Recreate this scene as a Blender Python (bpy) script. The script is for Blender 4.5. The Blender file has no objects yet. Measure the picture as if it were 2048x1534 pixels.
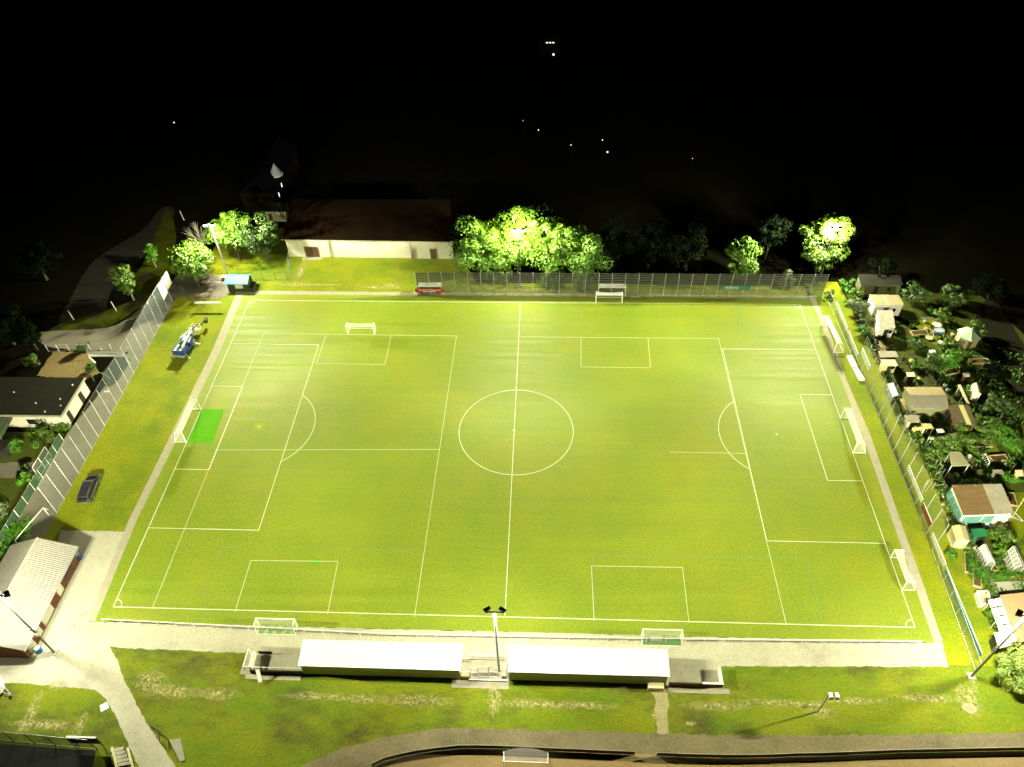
import bpy, math, random
from mathutils import Vector, Matrix
random.seed(11)
sc = bpy.context.scene
C = sc.collection
# ---------------------------------------------------------------- camera
CP = Vector((4.92541296, -81.78859481, 93.26790757))
CR = Vector((0.99898075, 0.03933612, -0.02213874))
CU = Vector((-0.0123158, 0.70938927, 0.70470929))
CF = Vector((-0.04342551, 0.70371836, -0.70915068))
FP = 1520.08
cam_d = bpy.data.cameras.new('camera'); cam = bpy.data.objects.new('camera', cam_d); C.objects.link(cam)
m = Matrix.Identity(4)
for i in range(3):
    m[i][0] = CR[i]; m[i][1] = CU[i]; m[i][2] = -CF[i]; m[i][3] = CP[i]
cam.matrix_world = m
cam_d.sensor_width = 36; cam_d.lens = FP / 2048 * 36; cam_d.clip_end = 3000; cam_d.clip_start = 1
sc.camera = cam
# ---------------------------------------------------------------- night sky
w = bpy.data.worlds.new('World'); sc.world = w; w.use_nodes = True
nt = w.node_tree; bg = nt.nodes['Background']
sky = nt.nodes.new('ShaderNodeTexSky'); sky.sky_type = 'NISHITA'; sky.sun_disc = False
sky.sun_elevation = math.radians(-4); sky.sun_rotation = math.radians(200)
nt.links.new(sky.outputs[0], bg.inputs[0]); bg.inputs[1].default_value = 0.001
sc.view_settings.view_transform = 'Standard'; sc.view_settings.look = 'None'
sc.view_settings.exposure = 0.36; sc.view_settings.gamma = 1
sc.cycles.use_denoising = True
sc.cycles.max_bounces = 4; sc.cycles.transparent_max_bounces = 24
sc.cycles.sample_clamp_indirect = 4
# ---------------------------------------------------------------- lamp levels
WASH_W = 5300.0; SPILL_W = 7500.0; SPOT_W = 0

def G(x, y, z=0.0):
    d = CF * FP + CR * (x - 1024) + CU * (767 - y)
    t = (z - CP.z) / d.z
    return CP + d * t
def G2(x, y, z=0.0):
    p = G(x, y, z); return (p.x, p.y)

# ---------------------------------------------------------------- materials
MATS = {}
def mat(name, c, c2=None, s=1.0, rough=0.8, spec=0.3, c3=None, s3=0.1, t3=0.55, w3=0.08, metal=0.0, bump=0.0, bs=30.0, fine=0.0, st=(1, 1, 1), emit=0, alpha=1.0, coat=0):
    if name in MATS: return MATS[name]
    M = bpy.data.materials.new(name); M.use_nodes = True
    n = M.node_tree; b = n.nodes['Principled BSDF']
    b.inputs['Roughness'].default_value = rough
    b.inputs['Specular IOR Level'].default_value = spec
    b.inputs['Metallic'].default_value = metal
    b.inputs['Coat Weight'].default_value = coat
    if c2 is None: c2 = tuple(v * 0.8 for v in c)
    tc = n.nodes.new('ShaderNodeTexCoord'); mp = n.nodes.new('ShaderNodeMapping')
    mp.inputs['Scale'].default_value = st
    n.links.new(tc.outputs['Object'], mp.inputs[0])
    no = n.nodes.new('ShaderNodeTexNoise'); no.inputs['Scale'].default_value = s; no.inputs['Detail'].default_value = 5; no.inputs['Roughness'].default_value = 0.65
    n.links.new(mp.outputs[0], no.inputs['Vector'])
    mr = n.nodes.new('ShaderNodeMapRange'); mr.inputs[1].default_value = .3; mr.inputs[2].default_value = .7
    n.links.new(no.outputs[0], mr.inputs[0])
    mx = n.nodes.new('ShaderNodeMix'); mx.data_type = 'RGBA'
    mx.inputs[6].default_value = (*c, 1); mx.inputs[7].default_value = (*c2, 1)
    n.links.new(mr.outputs[0], mx.inputs[0]); out = mx.outputs[2]
    if c3 is not None:
        n3 = n.nodes.new('ShaderNodeTexNoise'); n3.inputs['Scale'].default_value = s3; n3.inputs['Detail'].default_value = 7; n3.inputs['Roughness'].default_value = .7
        n.links.new(mp.outputs[0], n3.inputs['Vector'])
        r3 = n.nodes.new('ShaderNodeMapRange'); r3.inputs[1].default_value = t3; r3.inputs[2].default_value = t3 + w3
        n.links.new(n3.outputs[0], r3.inputs[0])
        m3 = n.nodes.new('ShaderNodeMix'); m3.data_type = 'RGBA'; m3.inputs[7].default_value = (*c3, 1)
        n.links.new(r3.outputs[0], m3.inputs[0]); n.links.new(out, m3.inputs[6]); out = m3.outputs[2]
    if fine:
        nf = n.nodes.new('ShaderNodeTexNoise'); nf.inputs['Scale'].default_value = 3.2; nf.inputs['Detail'].default_value = 3; nf.inputs['Roughness'].default_value = .9
        n.links.new(tc.outputs['Object'], nf.inputs['Vector'])
        rf = n.nodes.new('ShaderNodeMapRange'); rf.inputs[1].default_value = .3; rf.inputs[2].default_value = .7
        rf.inputs[3].default_value = 1 - fine; rf.inputs[4].default_value = 1 + fine
        n.links.new(nf.outputs[0], rf.inputs[0])
        vm = n.nodes.new('ShaderNodeVectorMath'); vm.operation = 'SCALE'
        n.links.new(out, vm.inputs[0]); n.links.new(rf.outputs[0], vm.inputs['Scale']); out = vm.outputs[0]
    n.links.new(out, b.inputs['Base Color'])
    if bump:
        nb = n.nodes.new('ShaderNodeTexNoise'); nb.inputs['Scale'].default_value = bs; nb.inputs['Detail'].default_value = 3
        n.links.new(tc.outputs['Object'], nb.inputs['Vector'])
        bp = n.nodes.new('ShaderNodeBump'); bp.inputs['Strength'].default_value = bump; bp.inputs['Distance'].default_value = .1
        n.links.new(nb.outputs[0], bp.inputs['Height']); n.links.new(bp.outputs[0], b.inputs['Normal'])
    if emit:
        b.inputs['Emission Color'].default_value = (*c, 1); b.inputs['Emission Strength'].default_value = emit
    if alpha < 1: b.inputs['Alpha'].default_value = alpha
    MATS[name] = M; return M

def net_mat(name, c, fac):
    if name in MATS: return MATS[name]
    M = bpy.data.materials.new(name); M.use_nodes = True; n = M.node_tree
    b = n.nodes['Principled BSDF']; b.inputs['Base Color'].default_value = (*c, 1); b.inputs['Roughness'].default_value = .7
    tc = n.nodes.new('ShaderNodeTexCoord'); no = n.nodes.new('ShaderNodeTexNoise'); no.inputs['Scale'].default_value = .8
    n.links.new(tc.outputs['Object'], no.inputs['Vector'])
    mr = n.nodes.new('ShaderNodeMapRange'); mr.inputs[3].default_value = fac * .75; mr.inputs[4].default_value = fac * 1.25
    n.links.new(no.outputs[0], mr.inputs[0]); n.links.new(mr.outputs[0], b.inputs['Alpha'])
    MATS[name] = M; return M

turf = mat('turf', (0.148, 0.222, 0.005), (0.190, 0.245, 0.006), s=0.12, rough=.52, spec=.42, fine=.25, bump=.25, bs=14,
           c3=(0.215, 0.24, 0.004), s3=.05, t3=.5, w3=.2)
# brushed streaks along the length of the synthetic turf
_n = turf.node_tree; _b = _n.nodes['Principled BSDF']
_tc = _n.nodes.new('ShaderNodeTexCoord'); _mp = _n.nodes.new('ShaderNodeMapping'); _mp.inputs['Scale'].default_value = (.035, 1.3, 1)
_no = _n.nodes.new('ShaderNodeTexNoise'); _no.inputs['Scale'].default_value = .7; _no.inputs['Detail'].default_value = 4
_mr = _n.nodes.new('ShaderNodeMapRange'); _mr.inputs[1].default_value = .35; _mr.inputs[2].default_value = .65; _mr.inputs[3].default_value = .60; _mr.inputs[4].default_value = .76
_n.links.new(_tc.outputs['Object'], _mp.inputs[0]); _n.links.new(_mp.outputs[0], _no.inputs['Vector']); _n.links.new(_no.outputs[0], _mr.inputs[0]); _n.links.new(_mr.outputs[0], _b.inputs['Roughness'])
_m2 = _n.nodes.new('ShaderNodeMapRange'); _m2.inputs[1].default_value = .3; _m2.inputs[2].default_value = .7; _m2.inputs[3].default_value = .93; _m2.inputs[4].default_value = 1.07
_vm = _n.nodes.new('ShaderNodeVectorMath'); _vm.operation = 'SCALE'; _l = _b.inputs['Base Color'].links[0].from_socket
_n.links.new(_no.outputs[0], _m2.inputs[0]); _n.links.new(_l, _vm.inputs[0]); _n.links.new(_m2.outputs[0], _vm.inputs['Scale']); _n.links.new(_vm.outputs[0], _b.inputs['Base Color'])
patch_green = mat('fresh_turf', (0.075, 0.30, 0.004), (0.095, 0.33, 0.005), s=.6, rough=.8, spec=.1, fine=.15)
lawn = mat('lawn', (0.125, 0.195, 0.001), (0.25, 0.255, 0.001), s=.13, rough=.9, fine=.35, bump=.5, bs=8, c3=(0.075, 0.145, 0.003), s3=.08, t3=.5, w3=.2)
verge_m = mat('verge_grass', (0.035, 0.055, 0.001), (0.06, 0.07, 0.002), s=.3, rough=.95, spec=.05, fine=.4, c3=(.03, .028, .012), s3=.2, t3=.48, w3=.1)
lawn_dry = mat('dry_lawn', (0.080, 0.16, 0.001), (0.19, 0.205, 0.003), s=.16, rough=.9, fine=.35, bump=.5, bs=8, c3=(0.062, 0.062, 0.010), s3=.09, t3=.48, w3=.16, st=(.6, 1.2, 1))
garden_grass = mat('garden_grass', (0.050, 0.085, 0.003), (0.080, 0.085, 0.008), s=.35, rough=.9, fine=.35, c3=(0.03, 0.028, 0.016), s3=.25, t3=.55, w3=.1)
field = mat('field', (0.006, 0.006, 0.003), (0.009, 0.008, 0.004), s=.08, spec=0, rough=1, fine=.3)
concrete = mat('pale_paving', (0.36, 0.35, 0.25), (0.43, 0.42, 0.31), s=.35, rough=.8, fine=.2, c3=(.28, .265, .195), s3=.16, t3=.50, w3=.22)
kerb = mat('kerb', (0.36, 0.335, 0.23), (0.30, 0.28, 0.19), s=1, rough=.8, fine=.12)
road_m = mat('road_paving', (0.17, 0.155, 0.115), (0.22, 0.2, 0.15), s=.3, rough=.85, fine=.15)
gravel = mat('gravel', (0.27, 0.20, 0.08), (0.20, 0.15, 0.06), s=.5, rough=.9, fine=.3)
track_m = mat('track', (0.15, 0.13, 0.065), (0.20, 0.17, 0.09), s=.3, rough=.9, fine=.3, c3=(.11, .10, .045), s3=.12, t3=.52, w3=.15)
clay = mat('clay', (0.26, 0.19, 0.075), (0.31, 0.23, 0.09), s=.3, rough=.9, fine=.22)
worn = mat('worn_soil', (0.34, 0.30, 0.15), (0.26, 0.23, 0.11), s=.8, rough=.95, fine=.35)
line_w = mat('line_white', (0.70, 0.71, 0.56), (0.55, 0.58, 0.38), s=.6, rough=.7)
line_t = mat('line_thin', (0.50, 0.55, 0.34), (0.40, 0.46, 0.25), s=.4, rough=.7)
line_b = mat('line_blue', (0.17, 0.26, 0.13), (0.14, 0.22, 0.07), s=.4, rough=.7)
white = mat('white_paint', (0.78, 0.78, 0.70), (0.70, 0.70, 0.62), s=1.5, rough=.45, spec=.5)
whitewall = mat('white_render', (0.62, 0.60, 0.48), (0.54, 0.52, 0.42), s=.5, rough=.85, fine=.05)
alu = mat('aluminium', (0.62, 0.63, 0.60), (0.5, 0.5, 0.48), s=2, rough=.38, metal=.6)
galv = mat('galvanised', (0.42, 0.45, 0.44), (0.3, 0.33, 0.32), s=2, rough=.5, metal=.3)
darkm = mat('dark_metal', (0.035, 0.035, 0.03), (0.02, 0.02, 0.018), s=3, rough=.5)
olive = mat('olive_metal', (0.16, 0.16, 0.09), (0.11, 0.11, 0.06), s=2, rough=.6)
roofw = mat('white_sheet', (0.80, 0.80, 0.74), (0.72, 0.72, 0.65), s=.8, rough=.5, c3=(.62,.60,.50), s3=.35, t3=.58, w3=.2)
rooft = mat('grey_tiles', (0.25, 0.24, 0.20), (0.20, 0.19, 0.155), s=1.2, rough=.6, c3=(.62, .6, .55), s3=2.2, t3=.70, w3=.02)  # pale specks paint the sparkle of wet spots into the colour
backw = mat('green_grey_wall', (0.46, 0.45, 0.26), (0.36, 0.38, 0.20), s=.7, rough=.85)
brick = mat('brown_brick', (0.15, 0.058, 0.02), (0.11, 0.042, 0.015), s=2.5, rough=.9, fine=.15)
roofd = mat('dark_felt', (0.036, 0.034, 0.024), (0.025, 0.025, 0.018), s=.5, spec=.05, rough=.95, fine=.2)
roofbrown = mat('brown_roof', (0.13, 0.08, 0.03), (0.19, 0.125, 0.055), s=.9, rough=.85, fine=.2, st=(.3, 3, 1))
rooftan = mat('tan_roof', (0.33, 0.27, 0.14), (0.27, 0.22, 0.11), s=.8, rough=.85, fine=.12)
roofgrey = mat('grey_sheet', (0.33, 0.31, 0.24), (0.26, 0.24, 0.18), s=.9, rough=.8, fine=.1)
cream = mat('cream_paint', (0.62, 0.56, 0.34), (0.55, 0.5, 0.3), s=1, rough=.7)
yellow = mat('pale_yellow', (0.62, 0.56, 0.24), (0.55, 0.5, 0.2), s=1, rough=.7)
greenp = mat('green_tarp', (0.03, 0.22, 0.09), (0.02, 0.16, 0.07), s=1, rough=.6)
teal = mat('teal_roof', (0.06, 0.34, 0.24), (0.09, 0.40, 0.30), s=1, rough=.4, spec=.6)
tealwin = mat('teal_pane', (0.16, 0.38, 0.33), (0.12, 0.30, 0.26), s=.7, rough=.2, spec=.6)
darkgreen = mat('dark_green_boards', (0.035, 0.055, 0.02), (0.025, 0.04, 0.015), s=1, rough=.8)
brown = mat('brown_wood', (0.12, 0.065, 0.025), (0.085, 0.045, 0.018), s=2, rough=.8)
wood = mat('timber', (0.50, 0.42, 0.22), (0.42, 0.34, 0.17), s=2, rough=.8)
glass = mat('greenhouse_glass', (0.42, 0.46, 0.34), (0.36, 0.4, 0.3), s=1, rough=.15, spec=.7, alpha=.55)
bluep = mat('blue_paint', (0.015, 0.05, 0.20), (0.012, 0.04, 0.15), s=1, rough=.4, spec=.5)
lightblue = mat('light_blue', (0.45, 0.58, 0.66), (0.38, 0.5, 0.6), s=1, rough=.5)
red = mat('red_banner', (0.32, 0.03, 0.015), (0.27, 0.025, 0.012), s=1, rough=.7)
bannerg = mat("teal_banner", (0.05, 0.19, 0.13), (0.04, 0.15, 0.11), s=1, rough=.7)
bannerw = mat('pale_banner', (0.50, 0.55, 0.40), (0.36, 0.42, 0.28), s=1.1, rough=.7, c3=(.12, .2, .08), s3=1.3, t3=.6, w3=.03)
bannerbr = mat('brown_banner', (0.16, 0.04, 0.015), (0.13, 0.035, 0.012), s=1, rough=.7)
tyre = mat('rubber', (0.02, 0.02, 0.02), rough=.8)
carp = mat('car_paint', (0.022, 0.022, 0.026), (0.02, 0.02, 0.024), s=1, rough=.22, spec=.8, coat=1.0)
carr = mat('car_roof', (0.028, 0.028, 0.045), (0.024, 0.024, 0.04), s=1, rough=.35, spec=.6, coat=.6)
carg = mat('car_glass', (0.012, 0.012, 0.014), rough=.08, spec=.8)
chrome = mat('chrome', (0.75, 0.77, 0.8), rough=.2, metal=.9)
bark = mat('bark', (0.10, 0.08, 0.05), (0.06, 0.05, 0.03), s=4, rough=.95)
barkp = mat('pale_bark', (0.30, 0.27, 0.18), (0.22, 0.2, 0.13), s=4, rough=.95)
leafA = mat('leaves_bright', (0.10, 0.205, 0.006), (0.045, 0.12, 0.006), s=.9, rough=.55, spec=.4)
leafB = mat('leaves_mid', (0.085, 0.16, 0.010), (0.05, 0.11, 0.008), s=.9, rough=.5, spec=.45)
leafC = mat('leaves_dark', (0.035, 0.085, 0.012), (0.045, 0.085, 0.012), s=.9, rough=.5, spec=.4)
leafK = mat('leaves_unlit', (0.004, 0.008, 0.003), (0.006, 0.010, 0.004), s=.9, rough=1, spec=0)  # dark leaf copy: the missing light on unlit trees is put into the colour
leafD = mat('leaves_fresh', (0.075, 0.23, 0.01), (0.05, 0.16, 0.01), s=.9, rough=.5, spec=.4)
leafP = mat('leaves_silver', (0.13, 0.18, 0.07), (0.09, 0.13, 0.05), s=.9, rough=.5, spec=.4)
lensm = mat('lamp_lens', (1.0, 0.98, 0.9), emit=25, rough=.3)
lampfar = mat('lamp_glow', (1.0, 0.97, 0.85), emit=1.0, rough=.3)
winlit = mat('lit_window', (0.75, 0.85, 1.0), emit=1.5, rough=.3)
netw = net_mat('white_net', (.8, .8, .7), .34)
nets = net_mat('thin_white_net', (.8, .8, .7), .14)
netf = net_mat('fence_mesh', (.36, .46, .46), .10)
netfar = net_mat('far_fence_mesh', (.40, .42, .36), .10)
netg = net_mat('green_screen', (.05, .12, .07), .55)

# ---------------------------------------------------------------- mesh helpers
class MB:
    def __init__(s): s.v = []; s.f = []
    def quad(s, a, b, c, d):
        i = len(s.v); s.v += [tuple(a), tuple(b), tuple(c), tuple(d)]; s.f.append((i, i+1, i+2, i+3)); return s
    def poly(s, pts):
        i = len(s.v); s.v += [tuple(p) for p in pts]; s.f.append(tuple(range(i, i+len(pts)))); return s
    def box(s, c, d, rz=0.0):
        ca, sa = math.cos(rz), math.sin(rz); i = len(s.v)
        for dz in (-.5, .5):
            for dx, dy in ((-.5, -.5), (.5, -.5), (.5, .5), (-.5, .5)):
                x, y = dx*d[0], dy*d[1]
                s.v.append((c[0]+x*ca-y*sa, c[1]+x*sa+y*ca, c[2]+dz*d[2]))
        s.f += [(i+3, i+2, i+1, i), (i+4, i+5, i+6, i+7)] + [(i+k, i+(k+1) % 4, i+4+(k+1) % 4, i+4+k) for k in range(4)]
        return s
    def bb(s, x0, x1, y0, y1, z0, z1):
        return s.box(((x0+x1)/2, (y0+y1)/2, (z0+z1)/2), (abs(x1-x0), abs(y1-y0), abs(z1-z0)))
    def prism(s, pts, z0, z1):
        n = len(pts); i = len(s.v)
        s.v += [(p[0], p[1], z0) for p in pts] + [(p[0], p[1], z1) for p in pts]
        s.f.append(tuple(range(i+n-1, i-1, -1))); s.f.append(tuple(range(i+n, i+2*n)))
        s.f += [(i+k, i+(k+1) % n, i+n+(k+1) % n, i+n+k) for k in range(n)]
        return s
    def slab(s, pts, t):           # 3-D polygon thickened downwards
        n = len(pts); i = len(s.v)
        s.v += [(p[0], p[1], p[2]-t) for p in pts] + [tuple(p) for p in pts]
        s.f.append(tuple(range(i+n-1, i-1, -1))); s.f.append(tuple(range(i+n, i+2*n)))
        s.f += [(i+k, i+(k+1) % n, i+n+(k+1) % n, i+n+k) for k in range(n)]
        return s
    def cyl(s, a, b, r, r2=None, n=8):
        r2 = r if r2 is None else r2
        a = Vector(a); b = Vector(b); d = (b-a)
        if d.length < 1e-6: return s
        d.normalize(); u = d.orthogonal().normalized(); v = d.cross(u); i = len(s.v)
        for p, rr in ((a, r), (b, r2)):
            for k in range(n):
                t = 2*math.pi*k/n; q = p+u*(math.cos(t)*rr)+v*(math.sin(t)*rr); s.v.append(tuple(q))
        s.f += [(i+k, i+(k+1) % n, i+n+(k+1) % n, i+n+k) for k in range(n)]
        s.f.append(tuple(range(i+n-1, i-1, -1))); s.f.append(tuple(range(i+n, i+2*n)))
        return s
    def ball(s, c, r, n=10, sz=1.0):
        i = len(s.v); h = n//2
        for a in range(h+1):
            ph = math.pi*a/h
            for k in range(n):
                t = 2*math.pi*k/n
                s.v.append((c[0]+r*math.sin(ph)*math.cos(t), c[1]+r*math.sin(ph)*math.sin(t), c[2]+r*sz*math.cos(ph)))
        for a in range(h):
            for k in range(n):
                s.f.append((i+a*n+k, i+(a+1)*n+k, i+(a+1)*n+(k+1) % n, i+a*n+(k+1) % n))
        return s
    def corr(s, a, b, c, d, n, amp=.05, t=.05):
        # corrugated sheet a-b (length) to d-c ; waves counted along a-b
        a, b, c, d = map(Vector, (a, b, c, d)); up = (b-a).cross(d-a).normalized()
        if up.z < 0: up = -up
        i = len(s.v); N = n*4
        prof = [0, 1, 1, 0]
        for k in range(N+1):
            f = k/N; o = up*(amp*prof[k % 4])
            s.v += [tuple(a.lerp(b, f)+o), tuple(d.lerp(c, f)+o), tuple(a.lerp(b, f)+o-up*t), tuple(d.lerp(c, f)+o-up*t)]
        for k in range(N):
            j = i+4*k
            s.f += [(j, j+4, j+5, j+1), (j+2, j+3, j+7, j+6), (j, j+2, j+6, j+4), (j+1, j+5, j+7, j+3)]
        s.f += [(i, i+1, i+3, i+2), (i+4*N, i+4*N+2, i+4*N+3, i+4*N+1)]
        return s
    def strip(s, pts, wd, z, closed=False):
        n = len(pts); L = []; R = []
        for k in range(n):
            if closed: p0, p1 = pts[k-1], pts[(k+1) % n]
            else: p0, p1 = pts[max(k-1, 0)], pts[min(k+1, n-1)]
            dx, dy = p1[0]-p0[0], p1[1]-p0[1]; l = math.hypot(dx, dy) or 1
            nx, ny = -dy/l*wd/2, dx/l*wd/2
            L.append((pts[k][0]+nx, pts[k][1]+ny, z)); R.append((pts[k][0]-nx, pts[k][1]-ny, z))
        for k in range(n if closed else n-1):
            j = (k+1) % n; s.quad(R[k], R[j], L[j], L[k])
        return s
    def build(s, name, m, parent=None, loc=None):
        off = Vector((0, 0, 0))
        if parent is not None:
            off = parent['_o'] if '_o' in parent else (0, 0, 0); off = Vector(off)
        elif loc is not None: off = Vector(loc)
        me = bpy.data.meshes.new(name)
        me.from_pydata([(x-off.x, y-off.y, z-off.z) for x, y, z in s.v], [], s.f); me.update()
        if m: me.materials.append(m)
        o = bpy.data.objects.new(name, me); C.objects.link(o)
        if parent is not None:
            o.parent = parent; o['_o'] = tuple(off)
        elif loc is not None: o.location = loc; o['_o'] = tuple(off)
        ALL.append(o)
        return o
ALL = []
def tag(o, label=None, cat=None, group=None, kind=None):
    if label: o['label'] = label
    if cat: o['category'] = cat
    if group: o['group'] = group
    if kind: o['kind'] = kind
    return o
def thing(name, label, cat, loc, group=None):
    o = bpy.data.objects.new(name, None); C.objects.link(o); o.location = (loc[0], loc[1], loc[2] if len(loc) > 2 else 0)
    o['_o'] = tuple(o.location); o.empty_display_size = .3; ALL.append(o)
    return tag(o, label, cat, group)
def struct(name, mb, m): return tag(mb.build(name, m), kind='structure')
def single(name, mb, m, label, cat, loc, group=None):
    return tag(mb.build(name, m, None, (loc[0], loc[1], loc[2] if len(loc) > 2 else 0)), label, cat, group)
def copy_tree(o, loc, rz=None, label=None, parent=None, scale=None):
    c = o.copy(); C.objects.link(c); ALL.append(c)
    if parent is None:
        c.location = loc; c['_o'] = tuple(loc)
        if rz is not None: c.rotation_euler = (0, 0, rz)
        if scale: c.scale = scale
        if label: c['label'] = label
    else: c.parent = parent
    for ch in list(o.children): copy_tree(ch, None, parent=c)
    return c
def sheet(pxs, z, world=False):
    mb = MB(); mb.poly([(p[0], p[1], z) if world else (*G2(*p), z) for p in pxs])
    return mb
def set_up(o):   # make a flat polygon face upwards
    me = o.data
    if me.polygons and me.polygons[0].normal.z < 0: me.flip_normals()

# ================================================================= SETTING
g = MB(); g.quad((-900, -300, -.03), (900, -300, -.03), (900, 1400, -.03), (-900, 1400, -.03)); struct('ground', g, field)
def smooth(P, n=6):
    out = []; L = len(P)
    for i in range(L):
        p0, p1, p2, p3 = P[i-1], P[i], P[(i+1) % L], P[(i+2) % L]
        for k in range(n):
            t = k/n
            out.append(tuple(.5*((2*b)+(c-a)*t+(2*a-5*b+4*c-d)*t*t+(3*b-a-3*c+d)*t**3) for a, b, c, d in zip(p0, p1, p2, p3)))
    return out
def ragged(P, j):
    out = []; L = len(P)
    for i in range(L):
        a, b = Vector(P[i]), Vector(P[(i+1) % L]); d = b-a; n = max(1, int(d.length/.5)); nr = Vector((-d.y, d.x)).normalized() if d.length > 1e-6 else Vector((0, 0))
        n = min(n, 160)
        for k in range(n):
            o_ = random.uniform(-j, j) if 0 < k else 0
            q = a+d*(k/n)+nr*o_; out.append((q.x, q.y))
    return out
def flat(name, pts, z, m, world=False, curve=False, jag=0):
    P = [tuple(p) for p in pts] if world else [G2(*p) for p in pts]
    if curve: P = smooth(P)
    if jag: P = ragged(P, jag)
    o = struct(name, sheet(P, z, True), m); set_up(o); return o
flat('lawn', [(-68.2, -26), (-57, -26), (-54.9, -20), (-55, 34.9), (-68.2, 34.9)], .000, lawn, True)
flat('lawn', [(-66, 35), (56, 35), (56, 38.6), (-9, 39), (-13, 48), (-49.5, 48), (-52, 58), (-66, 58)], .000, lawn, True)
flat('lawn', [(54, -46), (66.5, -46), (65.2, -30), (64.2, -10), (63.6, 10), (62.5, 34.8), (62, 40), (55.5, 40), (54, 0)], .000, lawn, True)
flat('lawn', [(-75, -38), (70, -37.8), (72, -62), (-75, -62)], .001, lawn_dry, True)
flat('garden_ground', [(62.4, 41), (63.6, 10), (64.2, -10), (65.2, -30), (66.5, -46), (140, -46), (108, -20), (96, 10), (88, 36), (62.4, 38)], -.01, garden_grass, True)  # far edge cut short; near-black field beyond stands in for unlit garden
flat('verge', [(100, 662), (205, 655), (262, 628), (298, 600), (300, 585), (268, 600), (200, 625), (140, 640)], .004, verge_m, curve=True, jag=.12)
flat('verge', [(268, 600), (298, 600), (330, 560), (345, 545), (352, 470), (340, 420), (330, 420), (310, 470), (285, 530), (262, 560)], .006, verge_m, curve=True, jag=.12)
flat('garden_ground', [(-110, -30), (-73.9, -30), (-73.5, -12), (-74.2, -2), (-110, -2)], -.004, garden_grass, True)
# pitch and paving
flat('pitch', [(487, 588.5), (1620, 597), (1644, 647), (1700, 810), (1780, 1030), (1868.5, 1285), (190, 1243), (274, 1040), (440, 704)], .016, turf)
KL = [(472, 588), (423, 704), (257.6, 1040), (175, 1243), (190, 1243), (274, 1040), (440, 704), (487, 588.5)]
flat('kerb_strip', KL, .02, kerb)
flat('kerb_strip', [(474, 581), (1634, 592), (1631, 598), (1620, 597), (487, 588.5), (470, 588)], .022, kerb)
flat('kerb_strip', [(1620, 597), (1631, 598), (1650, 640), (1693, 760), (1740, 868), (1797, 1030), (1851, 1180), (1885, 1285), (1868.5, 1285), (1832, 1180), (1782, 1035), (1724, 868), (1678, 750), (1640, 640)], .024, kerb)
flat('path', [(190, 1243), (1868.5, 1285), (1884, 1285), (1897, 1334), (1450, 1332), (900, 1325), (460, 1305), (240, 1296), (206, 1290), (175, 1243)], .010, concrete, jag=.09)
flat('plaza', [(172, 1061), (258, 1064), (175, 1243), (214, 1286), (236, 1320), (248, 1360), (290, 1440), (352, 1534), (372, 1560), (290, 1560), (262, 1500), (236, 1440), (210, 1396), (188, 1379), (40, 1366), (-60, 1366), (-60, 1290), (110, 1120), (120, 1061)], .006, concrete, jag=.09)
flat('path', [(-33.2, -41.6), (-25.0, -41.6), (-25.0, -38.6), (-33.2, -38.3)], .0145, concrete, True, jag=.05)
flat('path', [(20.3, -41.5), (27.2, -41.5), (27.4, -38.2), (20.3, -38.2)], .0145, concrete, True, jag=.05)
flat('path', [(1296, 1378), (1345, 1378), (1335, 1392), (1338, 1466), (1313, 1466), (1308, 1392)], .0135, worn, jag=.18)
flat('road', [(-78, -26), (-73.4, -18), (-73.9, -2), (-72.5, 6), (-71.5, 18), (-70.5, 36), (-66.5, 40), (-64, 36.0), (-68.2, 34.9), (-68.2, -26), (-70, -44), (-78, -44)], .004, road_m, True)
flat('road', [(93, 692), (150, 700), (200, 705), (262, 700), (300, 640), (345, 590), (352, 560), (300, 598), (270, 626), (215, 655), (100, 662), (70, 670)], .008, road_m, curve=True, jag=.12)
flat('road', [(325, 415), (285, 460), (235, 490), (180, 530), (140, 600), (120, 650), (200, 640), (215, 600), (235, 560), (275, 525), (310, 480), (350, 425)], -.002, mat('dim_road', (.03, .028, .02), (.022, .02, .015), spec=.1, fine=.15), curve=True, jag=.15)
flat('path', [(340, 585), (360, 545), (400, 545), (460, 560), (474, 580), (420, 600)], .010, road_m, curve=True, jag=.12)
flat('gravel_yard', [(72, 752), (108, 702), (172, 706), (200, 745), (168, 760)], .010, gravel, jag=.18)
flat('garden_path', [(0, 925), (70, 925), (118, 912), (90, 965), (60, 955), (0, 955)], .006, road_m, jag=.18)
flat('track', [(590, 1540), (640, 1515), (700, 1492), (760, 1475), (850, 1461), (910, 1456), (1200, 1463), (1450, 1470), (1800, 1470), (2100, 1465), (2100, 1500), (1450, 1515), (1200, 1508), (980, 1500), (870, 1505), (790, 1520), (720, 1550)], .012, track_m, jag=.15)
flat('clay_pitch', [(740, 1545), (800, 1520), (870, 1506), (980, 1500), (1200, 1505), (1450, 1514), (1800, 1510), (2100, 1500), (2150, 1640), (650, 1640)], .016, clay)
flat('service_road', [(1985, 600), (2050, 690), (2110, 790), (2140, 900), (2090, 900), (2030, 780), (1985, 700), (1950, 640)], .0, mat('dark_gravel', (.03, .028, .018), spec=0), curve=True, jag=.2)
flat('lower_court', [(-75, -50.3), (-47.6, -51.3), (-45, -62), (-75, -62)], .010, mat('court', (.025, .03, .022), rough=.9), True)  # dark court carried up to the fence, also painting in the screen's shadow
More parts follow.
